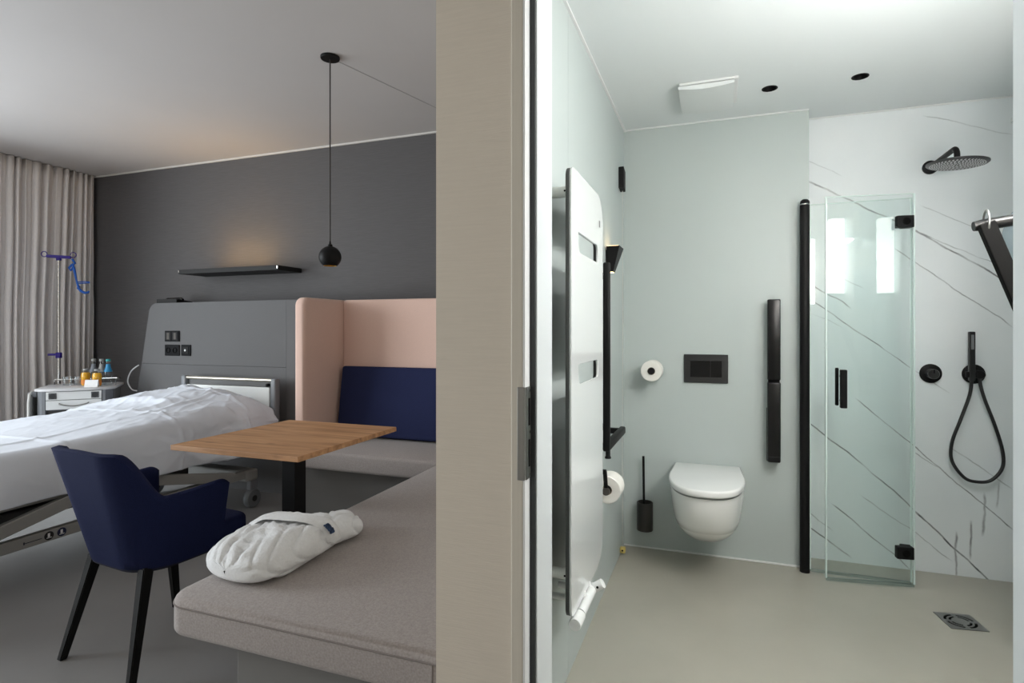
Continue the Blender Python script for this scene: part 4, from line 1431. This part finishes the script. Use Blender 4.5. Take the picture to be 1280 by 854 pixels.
no = nz_.build('nozzles', mat('nozzle_grey', (190, 192, 194), 0.5), hdp)
no['kind'] = 'stuff'

# ---- mixer knob, hand shower
vk = thing('shower_valve', 'round black shower valve knob on the stone wall', 'shower valve', (0.996, YM, 0.983))
MB().lathe([(0, 0), (0.045, 0), (0.047, 0.002), (0.047, 0.007), (0.044, 0.009), (0, 0.009)], 36, look_rot((0, -1, 0))).build('rosette', M_black, vk, 40)
MB().lathe([(0.024, 0.009), (0.024, 0.05), (0.022, 0.053), (0, 0.053)], 32, look_rot((0, -1, 0))).build('knob', mat('knob_black', (40, 40, 41), 0.35), vk, 40)
MB().box(-0.003, 0.003, -0.0555, -0.052, 0.004, 0.022, 0.001).build('pointer', M_black, vk)
hsw = thing('hand_shower', 'slim black hand shower with looping hose on the stone wall', 'hand shower', (1.170, YM, 0.985))
MB().lathe([(0, 0), (0.045, 0), (0.047, 0.002), (0.047, 0.007), (0.044, 0.009), (0, 0.009)], 36, look_rot((0, -1, 0))).build('rosette', M_black, hsw, 40)
MB().lathe([(0.020, 0.009), (0.020, 0.050), (0.018, 0.053), (0, 0.053)], 28, T(0.012, 0, 0) @ look_rot((0, -1, 0))).build('outlet', M_black, hsw, 40)
MB().box(-0.045, 0.0, -0.056, -0.03, -0.014, 0.014, 0.004).build('bracket', M_black, hsw)
ha = MB().box(-0.035, -0.010, -0.058, -0.036, -0.03, 0.205, 0.004, 2).build('handset', mat('handset_black', (30, 30, 31), 0.3), hsw)
MB().box(-0.028, -0.017, -0.0592, -0.058, 0.12, 0.19).build('spray_plate', mat('spray_grey', (120, 122, 124), 0.4), ha)
hose = []
ctrl = [(-0.022, -0.045, -0.03), (-0.030, -0.045, -0.10), (-0.065, -0.042, -0.22), (-0.098, -0.040, -0.33), (-0.098, -0.040, -0.42), (-0.05, -0.040, -0.495), (0.0, -0.040, -0.512),
        (0.055, -0.040, -0.50), (0.098, -0.040, -0.44), (0.100, -0.040, -0.36), (0.070, -0.042, -0.24), (0.030, -0.045, -0.12), (0.014, -0.042, -0.05), (0.012, -0.040, -0.015)]


MB().tube(catmull(ctrl), 0.0075, 12).build('hose', mat('hose_black', (30, 30, 32), 0.35), hsw, 60)

# ---- floor drain
dn = thing('floor_drain', 'square steel floor drain with curved slots in the shower floor', 'drain', (0.943, 2.806, 0.0), math.radians(9))


def arc_slot(r0, r1, a0, a1, n=10):
    p = [(r1 * math.cos(a0 + (a1 - a0) * k / n), r1 * math.sin(a0 + (a1 - a0) * k / n)) for k in range(n + 1)]
    p += [(r0 * math.cos(a1 - (a1 - a0) * k / n), r0 * math.sin(a1 - (a1 - a0) * k / n)) for k in range(n + 1)]
    return p


holes = []
for k in range(4):
    a = PI / 2 * k + PI / 4
    holes.append(arc_slot(0.046, 0.056, a - 0.62, a + 0.62))
    holes.append(arc_slot(0.030, 0.039, a - 0.58, a + 0.58))
flat_shape('grate', [rrect(-0.068, 0.068, -0.068, 0.068, 0.002, 2)] + holes, 0.002, M_steel, dn, 'xy', 0.0022)
MB().box(-0.066, 0.066, -0.066, 0.066, 0.0002, 0.0008).build('sump', M_hole, dn)

# ---- ventilation cover and downlights
vt = thing('ventilation_cover', 'white square ventilation cover on the bathroom ceiling', 'vent', (-0.042, 2.795, BC))
MB().box(-0.115, 0.135, -0.145, 0.145, -0.012, 0, 0.003).build('frame', M_white, vt)
cv = MB()
rows = []
for i in range(2):
    y = -0.15 + 0.30 * i
    rows.append([(-0.118 + 0.236 * k / 16, y, -0.030 - 0.010 * math.sin(PI * k / 16)) for k in range(17)] + [(0.118 - 0.236 * k / 16, y, -0.018) for k in range(17)])
vs = cv.grid(rows, close_v=True)
cv.bm.faces.new(vs[0])
cv.bm.faces.new(vs[1])
cv.build('cover', mat('vent_white', (222, 226, 226), 0.4), vt, 40)
for (x, lab) in ((0.232, 'small black recessed ceiling downlight next to the ventilation cover'), (0.594, 'small black recessed ceiling downlight towards the shower')):
    dl = thing('downlight', lab, 'downlight', (x, 2.846, BC))
    MB().lathe([(0.034, 0.0), (0.034, -0.0025), (0.030, -0.003), (0.029, 0.0)], 32).build('trim_ring', M_black, dl, 40)
    MB().lathe([(0.0300, -0.002), (0.0285, 0.02), (0.024, 0.055), (0.0, 0.055)], 32).build('baffle', mat('baffle_dark', (13, 13, 13), 0.35), dl, 40)
    MB().lathe([(0.0, 0.050), (0.014, 0.050), (0.014, 0.054)], 20).build('lens', mat('lens_grey', (60, 60, 62), 0.2), dl, 40)

# ---- right bathroom wall: lit mirror, bar lamp, round mirror and hinged rail
mi = thing('vanity_mirror', 'illuminated bathroom mirror on the right bathroom wall', 'mirror', (1.0, 1.55, 0))
MB().box(-0.03, -0.001, -0.24, 0.24, 0.95, 1.78, 0.004).build('mirror_body', mat('mirror_silver', (230, 235, 235), 0.03, 1.0), mi)
bl_ = thing('tube_lamp', 'wall lamp with two white tubes above the bathroom mirror', 'lamp', (1.0, 1.55, 1.85))
for x in (-0.13, -0.20):
    MB().tube([(x, -0.22, 0), (x, 0.22, 0)], 0.019, 18).build('tube', mat('tube_lamp_glow', (255, 252, 246), 0.5, emit=(254, 251, 247), estr=95.0), bl_, 60)
for y in (-0.225, 0.225):
    MB().box(-0.225, -0.001, y - 0.008, y + 0.008, -0.022, 0.022, 0.004).build('bracket', M_chrome, bl_)

bar_l = thing('bar_lamp', 'upright white bar lamp at the corner of the right bathroom wall', 'lamp', (0.947, 2.245, 0))
MB().tube([(0, 0, 1.42), (0, 0, 1.87)], 0.044, 24).build('tube', mat('bar_lamp_glow', (255, 252, 246), 0.5, emit=(255, 252, 249), estr=19.0), bar_l, 60)
for z in (1.41, 1.88):
    MB().box(-0.044, 0.052, -0.044, 0.044, z - 0.01, z + 0.01, 0.004).build('bracket', M_chrome, bar_l)

wl2 = thing('fill_tube_light', 'added white fill tube beside the doorway, unseen inside the bathroom', 'lamp', (0.66, 1.2435, 0))  # unseen tube, added to light the bathroom evenly from the door side
MB().tube([(0, 0.055, 1.40), (0, 0.055, 1.90)], 0.03, 20).build('tube', mat('fill_tube_glow', (255, 252, 246), 0.5, emit=(253, 252, 252), estr=40.0), wl2, 60)
for z in (1.39, 1.91):
    MB().box(-0.032, 0.032, 0.0, 0.088, z - 0.01, z + 0.01, 0.004).build('bracket', M_chrome, wl2)

rm = thing('swivel_mirror', 'round grey shaving mirror behind the black hinged rail', 'mirror', (0, 0, 0))
mtx = T(0.897, 1.985, 1.462) @ look_rot((-0.75, -0.66, 0.0))
MB().lathe([(0, -0.008), (0.135, -0.008), (0.14, -0.004), (0.14, 0.003), (0.135, 0.006), (0, 0.006)], 48, mtx).build('mirror_disc', mat('mirror_bluegrey', (120, 132, 138), 0.3, 0.5), rm, 40)
MB().tube([(0.905, 1.992, 1.462), (0.95, 2.03, 1.462), (0.999, 2.03, 1.462)], 0.009, 10).build('stalk', M_black, rm, 40)

fa = thing('hinged_rail', 'black hinged support rail with steel ring beside the doorway', 'support rail', (0, 0, 0))
MB().tube([(0.668, 1.90, 1.484), (0.69, 1.90, 1.487), (0.80, 1.90, 1.502), (0.999, 1.90, 1.517)], [0.013, 0.016, 0.016, 0.016], 18).build('tube', M_blackg, fa, 40)
MB().tube([(0.697 + 0.004 * math.cos(a), 1.90 + 0.030 * math.cos(a), 1.492 + 0.034 * math.sin(a)) for a in [2 * PI * k / 24 for k in range(24)]], 0.0028, 8, closed=True).build('ring', M_steel, fa, 60)
p0, p1 = Vector((0.690, 1.885, 1.49)), Vector((0.905, 1.885, 0.87))
d = p1 - p0
mtx = T(*((p0 + p1) / 2)) @ d.to_track_quat('Y', 'Z').to_matrix().to_4x4()
MB().box(-0.012, 0.012, -d.length / 2, d.length / 2, -0.019, 0.019, 0.003, 2, mtx).build('flat_arm', mat('rail_black', (11, 11, 11), 0.5, spec=0.06), fa)
MB().box(0.88, 0.999, 1.86, 1.91, 0.80, 0.90, 0.006).build('wall_bracket', M_black, fa)

bcl = thing('fill_ceiling_lamp', 'added round white fill lamp on the unseen bathroom ceiling near the doorway', 'lamp', (0.40, 1.62, BC))  # unseen lamp, added to brighten the bathroom floor and walls
MB().lathe([(0, -0.045), (0.19, -0.045), (0.20, -0.04)], 40).build('diffuser', mat('fill_lamp_glow', (255, 252, 246), 0.5, emit=(253, 252, 250), estr=16.5), bcl, 40)
MB().lathe([(0.20, -0.04), (0.21, -0.035), (0.21, -0.001)], 40).build('rim', M_white, bcl, 40)

# ================================================================== ceiling lamps added out of view, fill light for corridor and bed
for (x, y, e_, lab) in ((-0.3, -0.7, 4.2, 'added round fill lamp on the unseen corridor ceiling'), (-2.6, -0.6, 3.2, 'added round fill lamp on the unseen ceiling in front of the bed')):
    lp = thing('fill_ceiling_lamp', lab, 'lamp', (x, y, CEIL))
    MB().lathe([(0, -0.05), (0.24, -0.05), (0.25, -0.045)], 40).build('diffuser', mat('fill_diffuser_%d' % e_, (255, 250, 242), 0.5, emit=(255, 244, 230), estr=e_), lp, 40)
    MB().lathe([(0.25, -0.045), (0.26, -0.04), (0.26, 0)], 40).build('rim', M_white, lp, 40)
